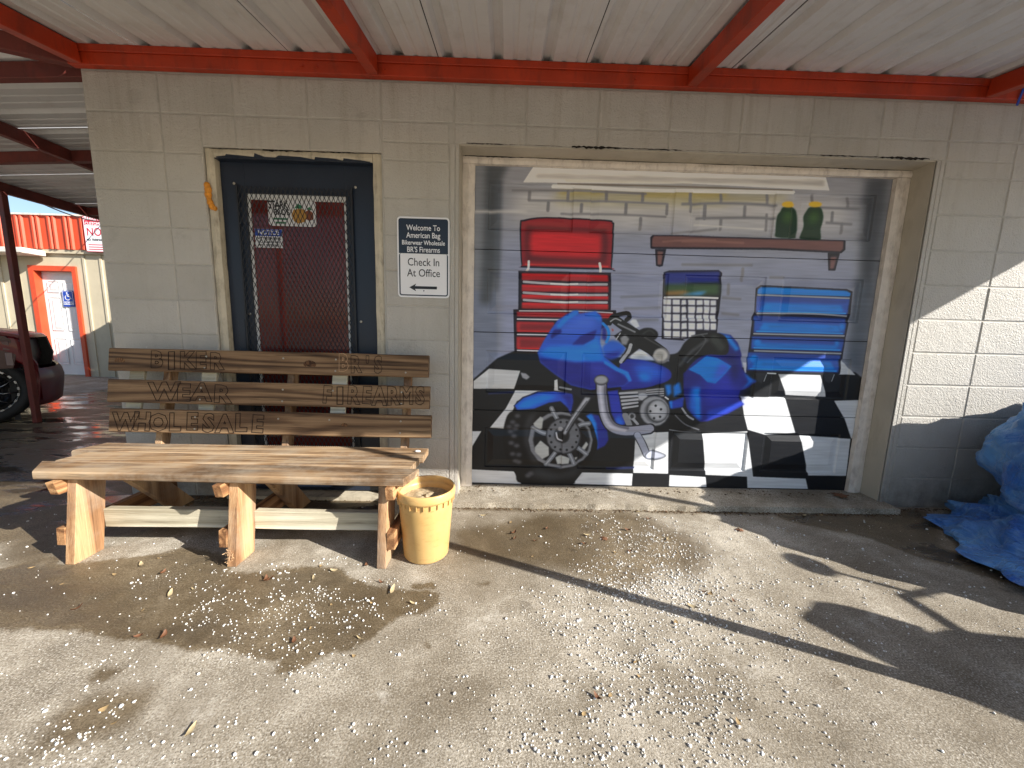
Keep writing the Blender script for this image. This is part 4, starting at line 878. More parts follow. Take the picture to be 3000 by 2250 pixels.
for k in range(int((mx1-mx0)/h_)+1):
    for j in range(int((mz1-mz0)/q_)):
        sg_ = 1 if (j+k) % 2 else -1; a = mx0+k*h_+sg_*h_*.44; b = mx0+k*h_-sg_*h_*.44; za = mz1-j*q_; zb = za-q_; y = YS-.014
        sm.add([(a-w_, y+.0012*sg_, za), (a+w_, y-.0012*sg_, za), (b+w_, y+.0012*sg_, zb), (b-w_, y-.0012*sg_, zb), (a, y+.003, za), (b, y+.003, zb)], [(0, 1, 2, 3), (4, 5, 2, 1), (3, 5, 4, 0)])
sm.build('security_mesh', M_['meshsteel'], dr)
for x in (mx0-.012, mx1+.006): MB().bar((x, YS-.012, mz0), (x, YS-.012, mz1+.01), .010, .006, (0, 1, 0)).build('mesh_edge_bar', M_['meshsteel'], dr)
for x, z in ((.752, 1.895), (1.452, 1.895), (.79, 1.15), (1.46, 1.12), (.765, .80)): MB().lathe([(.008, -.004), (.006, -.006), (0, -.0065)], (x, YS, z), 10, 'y').build('screw', M_['screw'], dr, smooth=True)
MB().box(.715, .755, YS-.003, YS, .80, 1.12).build('lock_plate', M_['navy'], dr, bevel=.001)
for z in (1.72, .98, .30): MB().tube([(X1+.006, YS-.004, z-.05), (X1+.006, YS-.004, z+.05)], .007, 8).build('hinge', M_['navy'], dr)
pk = MB(); sx_ = [.690, .74, .745, .80, .90, .905, .96, 1.02, 1.04, 1.16, 1.24, 1.245, 1.36, 1.40, 1.405, 1.50, 1.556]; sz_ = [.006, .012, .020, .017, .010, .030, .012, .010, .022, .018, .006, .020, .014, .006, .018, .010, .004]
pk.add([(x, .0075, 2.0165) for x in sx_]+[(x, .0075, 2.0165+z) for x, z in zip(sx_, sz_)], [(i, i+1, 18+i, 17+i) for i in range(16)])
pk.box(DX0+.054, DX1-.054, .0085, .0495, 2.0125, 2.0162)
pk.build('paint_smear', M_['navy'], df)
# stickers on the glass
yst = YS+.0185
st = MB().prism(rrect(.925, 1.205, 1.672, 1.818, .02), 'y', yst, yst+.0012).build('fruit_sticker', M_['signwhite'], dr)
text_mesh('lettering', 'STARK', .062, .985, 1.788, yst-.0006, M_['signblack'], st, .62, bold=.002)
text_mesh('lettering', "BRO'S", .046, 1.005, 1.748, yst-.0006, M_['signblack'], st, .75, bold=.0015)
for i, (w, z) in enumerate(((.085, 1.712), (.06, 1.690))): MB().box(.985-w/2+.01, .985+w/2+.01, yst-.0006, yst-.0003, z-.005, z+.005).build('print_line', M_['signgreen'], st)
for nm, c_, pts in (('fruit_print', 'ochre', [(1.062, 1.735), (1.075, 1.765), (1.11, 1.772), (1.14, 1.768), (1.152, 1.735), (1.14, 1.700), (1.10, 1.688), (1.075, 1.70)]), ('fruit_print', 'rust', [(1.14, 1.755), (1.165, 1.768), (1.19, 1.75), (1.19, 1.715), (1.165, 1.705), (1.146, 1.715)]), ('leaf_print', 'signgreen', [(1.08, 1.775), (1.10, 1.80), (1.125, 1.79), (1.12, 1.772)]), ('leaf_print', 'signgreen', [(1.15, 1.77), (1.17, 1.785), (1.185, 1.765)])):
    MB().prism(pts, 'y', yst-.0007-.0001*len(pts), yst-.0002).build(nm, M_[c_], st)
sn = MB().box(.838, 1.000, yst, yst+.0012, 1.545, 1.652).build('notice_sticker', M_['signwhite'], dr)
MB().box(.839, .999, yst-.0006, yst-.0001, 1.612, 1.651).build('header', M_['signblue'], sn)
text_mesh('lettering', 'NOTICE', .034, .919, 1.631, yst-.0012, M_['signwhite'], sn, 1, bold=.001)
for i, t_ in enumerate(('NO TRESPASSING', 'NO SOLICITING', 'NO LOITERING')): text_mesh('lettering', t_, .019, .919, 1.598-.020*i, yst-.0006, M_['signblack'], sn, .95, bold=.0006)
# ------------------------------------------------------------------ check-in sign
sg = thing('check_in_sign', 'navy and white metal sign reading Check In At Office with a left arrow', 'sign', (1.857, -.004, 1.5))
SY = -.006; sx0, sx1, sz0, sz1 = 1.704, 2.009, 1.270, 1.727
MB().prism(rrect(sx0, sx1, sz0, sz1, .022), 'y', SY, SY+.002).build('plate', M_['signwhite'], sg)
zs = sz1-.205
def ring2(o_, i_): 
    n = len(o_); return [(p[0], p[1]) for p in o_], [(p[0], p[1]) for p in i_]
MB().prism(rrect(sx0+.009, sx1-.009, zs, sz1-.010, .014)[:14]+[(sx0+.009, zs), (sx1-.009, zs)], 'y', SY-.0006, SY-.0001).build('header', M_['signnavy'], sg)
bo = MB(); oo = rrect(sx0+.009, sx1-.009, sz0+.010, zs-.0002, .014); ii = rrect(sx0+.016, sx1-.016, sz0+.017, zs-.0004, .008); n_ = len(oo)
bo.add([(p[0], SY-.0005, p[1]) for p in oo]+[(p[0], SY-.0005, p[1]) for p in ii], [(i, (i+1) % n_, n_+(i+1) % n_, n_+i) for i in range(n_)]); bo.build('border', M_['signnavy'], sg)
cx = (sx0+sx1)/2
for t_, z, s_, w in (('Welcome To', sz1-.062, .044, .82), ('American Bag', sz1-.104, .044, .80), ('Bikerwear Wholesale', sz1-.145, .036, .80), ("BR'S Firearms", sz1-.184, .043, .80)): text_mesh('lettering', t_, s_, cx, z, SY-.0011, M_['signwhite'], sg, w, bold=.0005)
for t_, z in (('Check In', zs-.050), ('At Office', zs-.112)): text_mesh('lettering', t_, .062, cx, z, SY-.0008, M_['signblack'], sg, .84, bold=.0002)
az = sz0+.058
MB().prism([(cx-.085, az), (cx-.045, az+.022), (cx-.052, az+.008), (cx+.078, az+.008), (cx+.078, az-.008), (cx-.052, az-.008), (cx-.045, az-.022)], 'y', SY-.0008, SY-.0002).build('arrow', M_['signblack'], sg)
for z in (sz1-.028, az-.018): MB().lathe([(.004, 0), (.003, -.002), (0, -.0022)], (cx, SY, z), 8, 'y').build('screw', M_['signnavy'], sg)

# ------------------------------------------------------------------ canopy
ZR = 2.545; DROP = .155; YF = -1.62
zr = lambda y: ZR+DROP*y
def rib_profile(w, pitch=.2667):
    pts = [(0, 0)]; n = int(round(w/pitch))
    for k in range(n):
        b = k*pitch; pts += [(b+.018, .0), (b+.036, .026), (b+.066, .026), (b+.084, 0), (b+.128, 0), (b+.136, .0045), (b+.152, .0045), (b+.160, 0), (b+.200, 0), (b+.208, .0045), (b+.224, .0045), (b+.232, 0)]
    pts.append((w, 0)); return pts
cn = thing('front_canopy', 'red steel canopy with ribbed white roofing over the bench and the mural door', 'canopy', (3.5, -.8, 0))
def sheet(x0, w, f0, f1, zf, name, parent, axis):
    g = MB(); pr = rib_profile(w); n = len(pr); v = []
    for lay in (0, .0025):
        for fend in (0, 1):
            for s_, h in pr:
                a = x0+s_; b = (f0, f1)[fend](a)
                v.append((a, b, zf(a, b)+h+lay) if axis == 'x' else (b, a, zf(b, a)+h+lay))
    f = [(i, i+1, n+i+1, n+i) for i in range(n-1)]+[(2*n+i, 3*n+i, 3*n+i+1, 2*n+i+1) for i in range(n-1)]
    for e in (0, n): f += [(e+i, e+i+1, 2*n+e+i+1, 2*n+e+i) for i in range(n-1)]
    f += [(0, n, 3*n, 2*n), (n-1, 2*n-1, 4*n-1, 3*n-1)]
    return g.add(v, f).build(name, M_['roof'], parent)
SX0 = 2.752-.8*7; 
for k in range(13):
    x0 = SX0+.8*k
    if x0 > 7.0: break
    wsh = .794 if x0+.8 < 7.2 else .2667
    tilt = random.uniform(-.002, .002)
    sheet(x0+.003, wsh, lambda a: (-.62*abs(a) if a < 0 else .03), lambda a: YF-.05, lambda a, b, t=tilt: zr(b)+t, 'roof_sheet', cn, 'x')
    if 0 < x0: MB().bar((x0, .02, zr(.02)+.010), (x0, YF-.03, zr(YF-.03)+.010), .03, .004).build('lap_seam', M_['roofdark'], cn)
wb = MB(); wb.box(-.02, 7.02, -.042, -.003, 2.4395, 2.500); wb.box(-.02, 7.02, -.050, -.003, 2.5005, 2.536); wb.build('wall_beam', M_['red'], cn, bevel=.002)
for x in (.03, 1.60, 3.34, 5.02, 6.80): MB().bar((x, -.051, zr(-.051)-.052), (x, YF+.03, zr(YF+.03)-.052), .058, .088).build('rafter', M_['red'], cn, bevel=.003)
MB().bar((-2.55, YF, zr(YF)-.05), (7.0, YF, zr(YF)-.05), .05, .09).build('front_beam', M_['red'], cn, bevel=.003)
for x in (0.02, 4.42, 6.87): MB().box(x-.022, x+.022, YF+.03, YF+.074, 0, zr(YF)-.09).build('post', M_['red'], cn, bevel=.004)
for x in (1.22, 1.30, 1.66, 3.03): MB().lathe([(.007, 0), (.006, -.006), (0, -.007)], (x, -.043, 2.470), 8, 'y').build('bolt', M_['red'], cn)
MB().bar((5.19, -.052, 2.49), (5.175, -.048, 2.405), .012, .003, (0, 1, 0)).build('blue_tape', M_['signblue'], cn)
# left canopy, ribs running the other way
lc = thing('side_canopy', 'weathered canopy beyond the building corner, roof ribs running left to right over the maroon car', 'canopy', (-1.4, 1.5, 0))
zl = lambda x, y: ZR-.047*abs(x)
for k in range(8):
    y0 = -1.62+.8*k
    sheet(y0+.003, .794, lambda a: (a/.62 if a < 0 else -.012), lambda a: -2.78, lambda b, a: zl(b, a), 'roof_sheet', lc, 'y')
for y, m in ((.10, 'old_and_shade_red'), (1.12, 'old_and_shade_red'), (2.5, 'old_and_shade_red'), (3.9, 'old_and_shade_red')): MB().bar((-.02, y, zl(0, 0)-.055), (-2.7, y, zl(2.7, 0)-.055), .05, .085).build('cross_beam', M_[m], lc, bevel=.003)
MB().bar((-.03, -.02, zl(0, 0)-.06), (-2.6, -1.5, zl(2.6, 0)-.10), .05, .085).build('hip_beam', M_['old_and_shade_red'], lc, bevel=.003)
MB().bar((-1.30, -.80, zl(1.3, 0)-.055), (-1.30, 4.6, zl(1.3, 0)-.055), .05, .09).build('purlin', M_['old_and_shade_red'], lc, bevel=.003)
MB().bar((-2.68, -1.5, zl(2.68, 0)-.055), (-2.68, 4.7, zl(2.68, 0)-.055), .05, .10).build('eave_beam', M_['old_and_shade_red'], lc, bevel=.003)
MB().box(-2.648, -2.598, 1.66, 1.71, 0, zl(2.66, 0)-.105).build('post', M_['old_and_shade_red'], lc, bevel=.003)  # post takes the darker red to carry the shade it stands in

# ------------------------------------------------------------------ bench
W_back = wood('back_board_wood', 0, rgb(62, 46, 34), rgb(118, 92, 67), rgb(156, 128, 96), ring=8)
W_seat = wood('seat_board_wood', 0, rgb(82, 63, 46), rgb(142, 113, 82), rgb(180, 153, 120), ring=6, grey=.55)
W_leg = wood('leg_wood', 2, rgb(100, 70, 47), rgb(160, 120, 84), rgb(198, 162, 120), ring=4, grey=.4)
W_knot = wood('knot_wood', 1, rgb(52, 34, 22), rgb(98, 68, 44), rgb(128, 94, 62), ring=30)
W_rail = wood('rail_wood', 1, rgb(100, 66, 42), rgb(156, 114, 76), rgb(194, 152, 108), ring=8)
W_pale = wood('pale_plank_wood', 0, rgb(160, 150, 126), rgb(206, 198, 174), rgb(226, 221, 204), ring=4)
M_['carve'] = paint('carved_groove', rgb(40, 24, 14), .9, .3, 30)
M_['carvepale'] = paint('worn_groove', rgb(196, 160, 124), .9, .3, 30)
bn = thing('wooden_bench', 'weathered wooden bench with carved lettering on its three back boards', 'bench', (1.05, -.45, 0))
def plank(name, x0, x1, y0, y1, z0, z1, m, parent, seg=14, wob=.0025, lean=0, endcut=(0, 0), bev=.005):
    g = MB(); v = []; f = []; b = bev
    prof = [(-1, -1, 1, 0), (-1, -1, 0, 1), (-1, 1, 0, -1), (-1, 1, 1, 0), (1, 1, -1, 0), (1, 1, 0, -1), (1, -1, 0, 1), (1, -1, -1, 0)]
    cy, cz, hy, hz = (y0+y1)/2, (z0+z1)/2, (y1-y0)/2, (z1-z0)/2; ph = random.uniform(0, 6)
    for i in range(seg+1):
        t = i/seg; o1 = wob*math.sin(t*5+ph); o2 = wob*math.sin(t*4+ph*2)
        for sy, sz, by, bz in prof:
            yy = sy*hy+by*b+random.uniform(-.0006, .0006); zz = sz*hz+bz*b+random.uniform(-.0006, .0006)
            x = x0+(x1-x0)*t
            if i == 0: x += endcut[0]*(yy/hy)
            if i == seg: x += endcut[1]*(yy/hy)
            v.append((x, cy+yy*math.cos(lean)+zz*math.sin(lean)+o1, cz-yy*math.sin(lean)+zz*math.cos(lean)+o2))
    for i in range(seg):
        for c in range(8): f.append((i*8+c, i*8+(c+1) % 8, i*8+8+(c+1) % 8, i*8+8+c))
    f += [tuple(range(8)), tuple(seg*8+c for c in range(7, -1, -1))]
    return g.add(v, f).build(name, m, parent)
LEAN = math.atan2(.10, .36)
boards = []
for x0, x1, yf, z0, z1 in ((.100, 1.908, -.140, .806, .934), (.126, 1.922, -.190, .632, .762), (.170, 1.940, -.240, .476, .604)):
    yb = yf+.018; boards.append(plank('back_board', x0, x1, yb-.018, yb+.018, z0, z1, W_back, bn, wob=.0012, lean=LEAN*.6, endcut=(random.uniform(-.004, .004), 0)))
def carve(s, size, cx, cz, yf, parent, sx=1, m='carve', r=.0018, rot=0):
    o = text_mesh('carved_lettering', s, size, cx, cz, 0, M_[m], parent, sx, bold=.006, outline=r, rot=rot); og = WL[parent.name]; t = math.tan(LEAN*.6)
    for v in o.data.vertices:
        z = v.co.z+og.z; v.co.y = yf+(z-cz)*t+(v.co.y+og.y)*.6-og.y-.0006
    return o
def carve_word(word, xa, xb, cz, yf, parent, size, ms=None):
    n = len(word); w = (xb-xa)/n
    for i, ch_ in enumerate(word):
        if ch_ == ' ': continue
        jz = random.uniform(-.006, .006); cw_ = .30 if ch_ == 'I' else .56; sx = min(1.35, .80*w/(cw_*size))
        carve(ch_, size*random.uniform(.93, 1.05), xa+(i+.5)*w+random.uniform(-.004, .004), cz+jz, yf-.0008, parent, sx, (ms or {}).get(i, 'carve'), rot=random.uniform(-.05, .05))
carve_word('BIKER', .327, .749, .868, -.141, boards[0], .128); carve_word("BR'S", 1.394, 1.654, .874, -.141, boards[0], .128, {0: 'carvepale'})
carve_word('WEAR', .385, .810, .696, -.191, boards[1], .130); carve_word('FIREARMS', 1.312, 1.904, .700, -.191, boards[1], .134)
carve_word('WHOLESALE', .211, 1.024, .538, -.241, boards[2], .130)
for i, (yf, zc) in enumerate(((-.141, .870), (-.191, .697), (-.241, .540))):
    for x in (.385, .64, 1.09, 1.385, 1.775):
        for dz in (-.035, .03):
            if random.random() < .8: MB().lathe([(.0055, .002), (.005, -.001), (0, -.0012)], (x+random.uniform(-.01, .01), yf-.0015+dz*math.tan(LEAN*.6), zc+dz), 8, 'y').build('screw', M_['screw'], boards[i])
for (x, z, y, r) in ((1.233, .868, -.1415, .036), (.165, .862, -.1415, .030), (1.46, .543, -.2415, .018)):
    MB().lathe([(r, 0), (r*.8, -.0009), (r*.72, -.0002), (r*.4, -.0009), (0, -.0002)], (x, y, z), 20, 'y', .66).build('knot', W_knot, bn)
# seat
for x0, x1, y0, y1, ec in ((.140, 1.928, -.396, -.250, (.02, .0)), (.222, 1.908, -.542, -.405, (.014, .006)), (.225, 1.925, -.692, -.553, (-.06, .02))):
    plank('seat_board', x0, x1, y0, y1, .384, .421, W_seat, bn, wob=.002, endcut=ec, bev=.006)
# three leg frames
def slant(name, x0, x1, ya, za, yb, zb, w, m, parent, cut=True):
    d = (yb-ya)/(zb-za); h = w/2*math.sqrt(1+d*d)
    return MB().prism([(ya-h, za), (ya+h, za), (yb+h, zb), (yb-h, zb)], 'x', x0, x1).build(name, m, parent, bevel=.0022)
for x, s in ((.400, -1), (1.115, -1), (1.786, 1)):
    x1 = x+.042; slant('front_leg', x, x1, -.655, 0, -.600, .383, .125, W_leg, bn); slant('back_leg', x+.002, x1-.002, -.125, 0, -.455, .383, .105, W_leg, bn)
    rx = (x-.039, x-.001) if s < 0 else (x1+.001, x1+.039)
    MB().prism([(-.715, .383), (-.700, .322), (-.14, .322), (-.14, .383)], 'x', *rx).build('seat_rail', W_rail, bn, bevel=.0022)
    MB().prism([(-.700, .165), (-.705, .085), (-.12, .068), (-.12, .165)], 'x', *rx).build('lower_rail', W_rail, bn, bevel=.0022)
    slant('back_upright', rx[0]+.0005+(.0 if s < 0 else -.075), rx[1]-.0005+(.0 if s < 0 else -.075), -.170, .3835, -.032, .915, .06, W_leg, bn)
for x0, x1 in ((.443, 1.114), (1.158, 1.785)): plank('stretcher', x0, x1, -.575, -.537, .105, .196, W_pale, bn, bev=.003)
for x in (.185, .595, 1.345): slant('pale_batten', x, x+.085, -.176, .50, -.075, .915, .018, W_pale, bn)
# chewed foot of the middle leg
ch = MB()
for _ in range(40):
    a = (1.116+random.uniform(0, .03), -.722+random.uniform(-.004, .02), .03+random.uniform(0, .05)); b = (a[0]+random.uniform(-.012, .01), a[1]-random.uniform(.004, .014), a[2]+random.uniform(-.02, .02)); ch.bar(a, b, .003, .0025)
ch.build('splinters', W_leg, bn)
tag(MB().sphere((1.885, -.325, .428), (.017, .009, .006), 10, 6).build('white_scrap', M_['white'], smooth=True, loc=(1.885, -.325, .421)), 'small white scrap left on the right end of the bench seat', 'scrap')

# ------------------------------------------------------------------ bucket
bk = thing('plastic_bucket', 'yellow plastic bucket half full of sand beside the bench', 'bucket', (1.985, -.585, 0))
def bucket_mat():
    n = NT('yellow_plastic'); v = n.coord(); a = n.noise(v, 6, 5); c = n.ramp(a, [(.3, rgb(200, 162, 100)), (.7, rgb(214, 178, 118))])
    sc = n.mr(n.noise(n.coord((3, 3, 9)), 6, 7, .74), .54, .68); c = n.mix(n.math('MULTIPLY', sc, .45), c, rgb(178, 116, 60)); n.bump(a, .05, .004)
    n.b.inputs['Subsurface Weight'].default_value = .08; n.b.inputs['Subsurface Radius'].default_value = (.02, .012, .004); return n.out(c, .42, 0, .45)
M_['yellow'] = bucket_mat(); c0 = (1.985, -.585, 0)
MB().lathe([(0, .004), (.100, .002), (.106, .010), (.129, .300), (.1305, .318), (.127, .318), (.123, .300), (.102, .014), (0, .012)], c0, 56).build('body', M_['yellow'], bk, smooth=True)
MB().lathe([(.131, .300), (.1365, .302), (.138, .312), (.1375, .338), (.134, .344), (.128, .343), (.1265, .335), (.128, .318)], c0, 56).build('rim', M_['yellow'], bk, smooth=True)
for k in range(26):
    a = 2*math.pi*k/26; MB().bar((c0[0]+.1315*math.cos(a), c0[1]+.1315*math.sin(a), .277), (c0[0]+.1335*math.cos(a), c0[1]+.1335*math.sin(a), .301), .003, .006, (math.cos(a), math.sin(a), 0)).build('rib', M_['yellow'], bk)
sd_ = MB(); n_ = 30; vv = [(c0[0], c0[1], .283)]; ff = []
for r_i in range(1, 9):
    for k in range(n_):
        a = 2*math.pi*k/n_; r = .1225*r_i/8; vv.append((c0[0]+r*math.cos(a), c0[1]+r*math.sin(a), .283+.010*math.sin(k*.8+r_i)*(1-r_i/9)+random.uniform(-.003, .003)))
for k in range(n_): ff.append((0, 1+k, 1+(k+1) % n_))
for r_i in range(7):
    for k in range(n_): ff.append((1+r_i*n_+k, 1+(r_i+1)*n_+k, 1+(r_i+1)*n_+(k+1) % n_, 1+r_i*n_+(k+1) % n_))
sd_.add(vv, ff).build('sand', paint('grey_sand', rgb(172, 156, 126), .95, .4, 60, .8, 200), bk, smooth=True)

# ------------------------------------------------------------------ blue tarp
from mathutils import noise as mn
def tarp_mat():
    n = NT('blue_tarp'); v = n.coord(); a = n.noise(v, 5, 5); c = n.ramp(a, [(.3, rgb(40, 104, 196)), (.7, rgb(104, 170, 230))])
    we = n.n('TexWave', Scale=140, _wave_type='BANDS', _bands_direction='Z'); n.t.links.new(v, we.inputs['Vector'])
    spk = n.mr(n.noise(v, 45, 3), .72, .76); c = n.mix(n.math('MULTIPLY', spk, .6), c, rgb(190, 205, 225))
    r1 = n.math('ABSOLUTE', n.math('SUBTRACT', n.noise(v, 4.5, 4, .55, .8), .5)); r2 = n.math('ABSOLUTE', n.math('SUBTRACT', n.noise(v, 15, 4, .6, .5), .5))
    hgt_ = n.math('ADD', n.math('MULTIPLY', r1, 2.2), n.math('MULTIPLY', r2, .8)); n.bump(n.math('ADD', n.math('MULTIPLY', we.outputs[0], .03), hgt_), .85, .06)
    c = n.mix(n.math('MULTIPLY', n.mr(r1, .035, .0), .35), c, rgb(150, 192, 232))
    n.b.inputs['Sheen Weight'].default_value = .1; return n.out(c, .36, 0, .5)
tp = MB(); NA, NT_ = 260, 96; TC = (6.20, -.72)
def ridge(p, o=5):
    s = 0; a = 1; q = Vector(p)
    for _ in range(o): s += a*(1-2*abs(mn.noise(q))); q = q*2.03+Vector((3.1, 1.7, 5.2)); a *= .5
    return s
tv = []
for j in range(NT_+1):
    t = j/NT_
    for i in range(NA):
        a = 2*math.pi*i/NA; ca, sa = math.cos(a), math.sin(a)
        hgt = .98+.16*max(0, min(1, (ca+1)/2))+.05*math.sin(a*2+1)   # taller towards the handlebars at the right
        if t < .34:      # skirt spread over the ground
            u = t/.34; rr = 1.25-.29*u; z = .012+.16*u**1.6
        else:
            u = (t-.34)/.66; rr = (.96+.13*math.sin(math.pi*min(1, u*1.5)))*math.cos(u*math.pi/2)**.42 if u < 1 else 0; z = .17+(hgt-.17)*math.sin(u*math.pi/2)**1.05
        R = 1/math.sqrt((ca/1.08)**2+(sa/.66)**2)
        x = TC[0]+rr*R*ca; y = TC[1]+rr*R*sa
        fold = ridge((x*2.4, y*2.4, z*1.6+.3), 4); big = mn.noise(Vector((a*2.2, t*3.0, 4.4)))
        k = (.12*(1-t)**.6+.05)*(1 if t < .95 else .3)
        cz_ = 1-abs(mn.noise(Vector((x*3.4+z*1.3, y*3.4-z, z*3.0))))*2.2; dn = k*(fold-.55)+.10*big*(1-t*.6)+.045*max(0, cz_)*(1 if t < .97 else 0)
        x += dn*ca; y += dn*sa*.8; z = max(.006+.02*abs(mn.noise(Vector((x*9, y*9, 1)))), z+(.10 if t < .34 else .05)*(fold-.6)*(.25+u))
        y = min(y, -.035)
        tv.append((x, y, z))
tf = [(j*NA+i, j*NA+(i+1) % NA, (j+1)*NA+(i+1) % NA, (j+1)*NA+i) for j in range(NT_) for i in range(NA)]
o = tp.add(tv, tf).build('blue_tarp', tarp_mat(), smooth=True, loc=(TC[0], TC[1], 0)); tag(o, 'crumpled blue tarp draped over something tall against the block wall', 'tarp')

# ------------------------------------------------------------------ pellets and leaves
cl = [(3.10, -.50, .17, .15, 520), (3.05, -.80, .18, .10, 950), (3.12, -1.0, .25, .08, 330), (2.70, -.95, .20, .10, 300), (2.85, -1.15, .25, .08, 340), (2.95, -1.30, .2, .06, 240), (2.75, -1.33, .2, .07, 240), (2.70, -1.46, .35, .06, 300),
      (1.45, -.95, .28, .09, 330), (1.72, -1.0, .1, .05, 80), (1.65, -1.18, .15, .05, 80), (1.2, -1.3, .2, .08, 70), (1.4, -1.45, .25, .05, 130), (1.1, -1.49, .15, .04, 90), (3.8, -.6, .4, .25, 330), (1.3, -.72, .4, .06, 60), (2.4, -1.2, .5, .2, 120)]
pts = []
for x, y, sx, sy, n in cl:
    k = 0
    while k < n*1.35:
        m = int(rng.integers(1, 9)); px, py = rng.normal(x, sx), rng.normal(y, sy); sp = rng.uniform(.01, .05); pts += list(zip(rng.normal(px, sp, m), rng.normal(py, sp*.7, m))); k += m
pts += list(zip(rng.uniform(-.3, 4.9, 1000), rng.uniform(-1.9, -.12, 1000)))
pe = MB(); phi = (1+5**.5)/2
ico = [Vector(v).normalized() for v in ((-1,phi,0),(1,phi,0),(-1,-phi,0),(1,-phi,0),(0,-1,phi),(0,1,phi),(0,-1,-phi),(0,1,-phi),(phi,0,-1),(phi,0,1),(-phi,0,-1),(-phi,0,1))]
icf = [(0,11,5),(0,5,1),(0,1,7),(0,7,10),(0,10,11),(1,5,9),(5,11,4),(11,10,2),(10,7,6),(7,1,8),(3,9,4),(3,4,2),(3,2,6),(3,6,8),(3,8,9),(4,9,5),(2,4,11),(6,2,10),(8,6,7),(9,8,1)]
for x, y in pts:
    if y > -.12 or (1.85 < x < 2.13 and -.72 < y < -.45): continue
    r = float(np.clip(rng.lognormal(-6.05, .38), .0013, .0058)); rot = Matrix.Rotation(rng.uniform(0, 6.28), 3, 'Z'); sx, sy, sz = rng.uniform(.75, 1.3), rng.uniform(.7, 1.1), rng.uniform(.6, .95)
    pe.add([tuple(rot @ Vector((v.x*r*sx*rng.uniform(.85, 1.15), v.y*r*sy, v.z*r*sz))+Vector((x, y, r*sz*.55))) for v in ico], icf)
def pellet_mat():
    n = NT('white_pellets'); c = n.ramp(n.noise(n.coord(), 80, 2), [(.34, rgb(168, 162, 150)), (.5, rgb(222, 220, 214)), (.62, rgb(242, 242, 240))]); n.b.inputs['Subsurface Weight'].default_value = .0; return n.out(c, .6)
tag(pe.build('ice_melt_pellets', pellet_mat(), smooth=True), 'white pellets strewn over the concrete in front of the doors', 'pellets', kind='stuff')
lm = [paint('dry_leaf_tan', rgb(168, 142, 100), .7, .3, 60), paint('dry_leaf_brown', rgb(112, 74, 48), .7, .3, 60), paint('dry_leaf_pale', rgb(190, 172, 134), .7, .25, 60)]
lmesh = []
for k in range(6):
    m = MB(); L = .030+.012*(k % 3); wd = .006+.003*(k % 2); v = []; f = []; n = 8; curl = (.35, .9, .6)[k % 3]
    for i in range(n+1):
        t = i/n; w = wd*math.sin(math.pi*min(1, t*.96+.03))**.8; x = (t-.5)*L; zc = .004+curl*.012*(abs(t-.5)*2)**2
        v += [(x, -w+.004*math.sin(t*3+k), zc+.004*curl), (x, .004*math.sin(t*3+k), zc), (x, w+.004*math.sin(t*3+k), zc+.005*curl)]
    for i in range(n): f += [(i*3, i*3+1, i*3+4, i*3+3), (i*3+1, i*3+2, i*3+5, i*3+4)]
    me = m.add(v, f).mesh('fallen_leaf'); me.materials.append(lm[k % 3]); me.polygons.foreach_set('use_smooth', [True]*len(me.polygons)); lmesh.append(me)
LV = [(.54,-.85),(.69,-.79),(.77,-.67),(1.02,-.90),(1.09,-.87),(1.0,-.99),(1.1,-1.11),(1.18,-1.11),(1.36,-.81),(1.54,-.79),(1.61,-.74),(1.53,-.71),(1.73,-.70),(1.84,-.81),(1.90,-.86),(2.01,-.94),(1.84,-.94),(1.86,-1.11),(1.87,-1.18),(1.67,-1.07),(1.69,-.95),(1.24,-1.36),(1.31,-1.40),(1.53,-1.42),(.29,-.75),(1.64,-1.13),
      (2.9,-.44),(3.71,-.31),(3.05,-.35),(3.02,-1.02),(3.22,-.85),(2.81,-1.20),(2.80,-1.25),(2.65,-1.32),(2.69,-1.31),(2.60,-1.37),(3.24,-.86),(3.97,-.34),(3.24,-.44),(2.60,-.35),(2.53,-.47),(3.13,-.94),(2.92,-.57),(3.03,-1.39),(3.32,-.90)]
LV += [(float(rng.uniform(2.1, 3.3)), float(rng.uniform(-.62, -.13))) for _ in range(12)]+[(float(rng.uniform(2.1, 4.7)), -.115+float(rng.uniform(-.03, 0))) for _ in range(10)]+[(float(rng.uniform(.6, 1.9)), float(rng.uniform(-1.0, -.66))) for _ in range(4)]
for i, (x, y) in enumerate(LV):
    lo = link('fallen_leaf', lmesh[int(rng.integers(0, 6))]); lo.location = (x, y, .001); lo.rotation_euler = (float(rng.uniform(-.3, .3)), float(rng.uniform(-.2, .2)), float(rng.uniform(0, 6.28))); s = float(rng.uniform(.5, .95)); lo.scale = (s, s, s)
    tag(lo, 'curled dry leaf lying on the concrete among white pellets', 'leaf', 'dry leaves scattered on the concrete')
# broad brown leaf on the apron
def broad_leaf(x, y, z, s, rz, label, m):
    g = MB(); pts_ = [(0, -1), (.25, -.5), (.8, -.55), (.5, -.1), (1, .3), (.4, .3), (.3, .9), (0, .6), (-.3, .95), (-.4, .3), (-1, .25), (-.5, -.1), (-.8, -.6), (-.25, -.5)]
    v = [(0, 0, .25)]+[(a, b, .02+.3*abs(mn.noise(Vector((a*2, b*2, s))))) for a, b in pts_]; n = len(pts_); c, q = math.cos(rz), math.sin(rz)
    g.add([(x+s*(a*c-b*q), y+s*(a*q+b*c), z+s*h) for a, b, h in v], [(0, i+1, (i+1) % n+1) for i in range(n)]); tag(g.build('broad_leaf', m, loc=(x, y, z)), label, 'leaf')
broad_leaf(4.62, .06, .046, .055, .4, 'broad brown leaf at the right end of the garage door sill', lm[1])
broad_leaf(3.70, -.33, .003, .026, 1.2, 'small crumpled brown leaf on the concrete between two shadow stripes', lm[1])
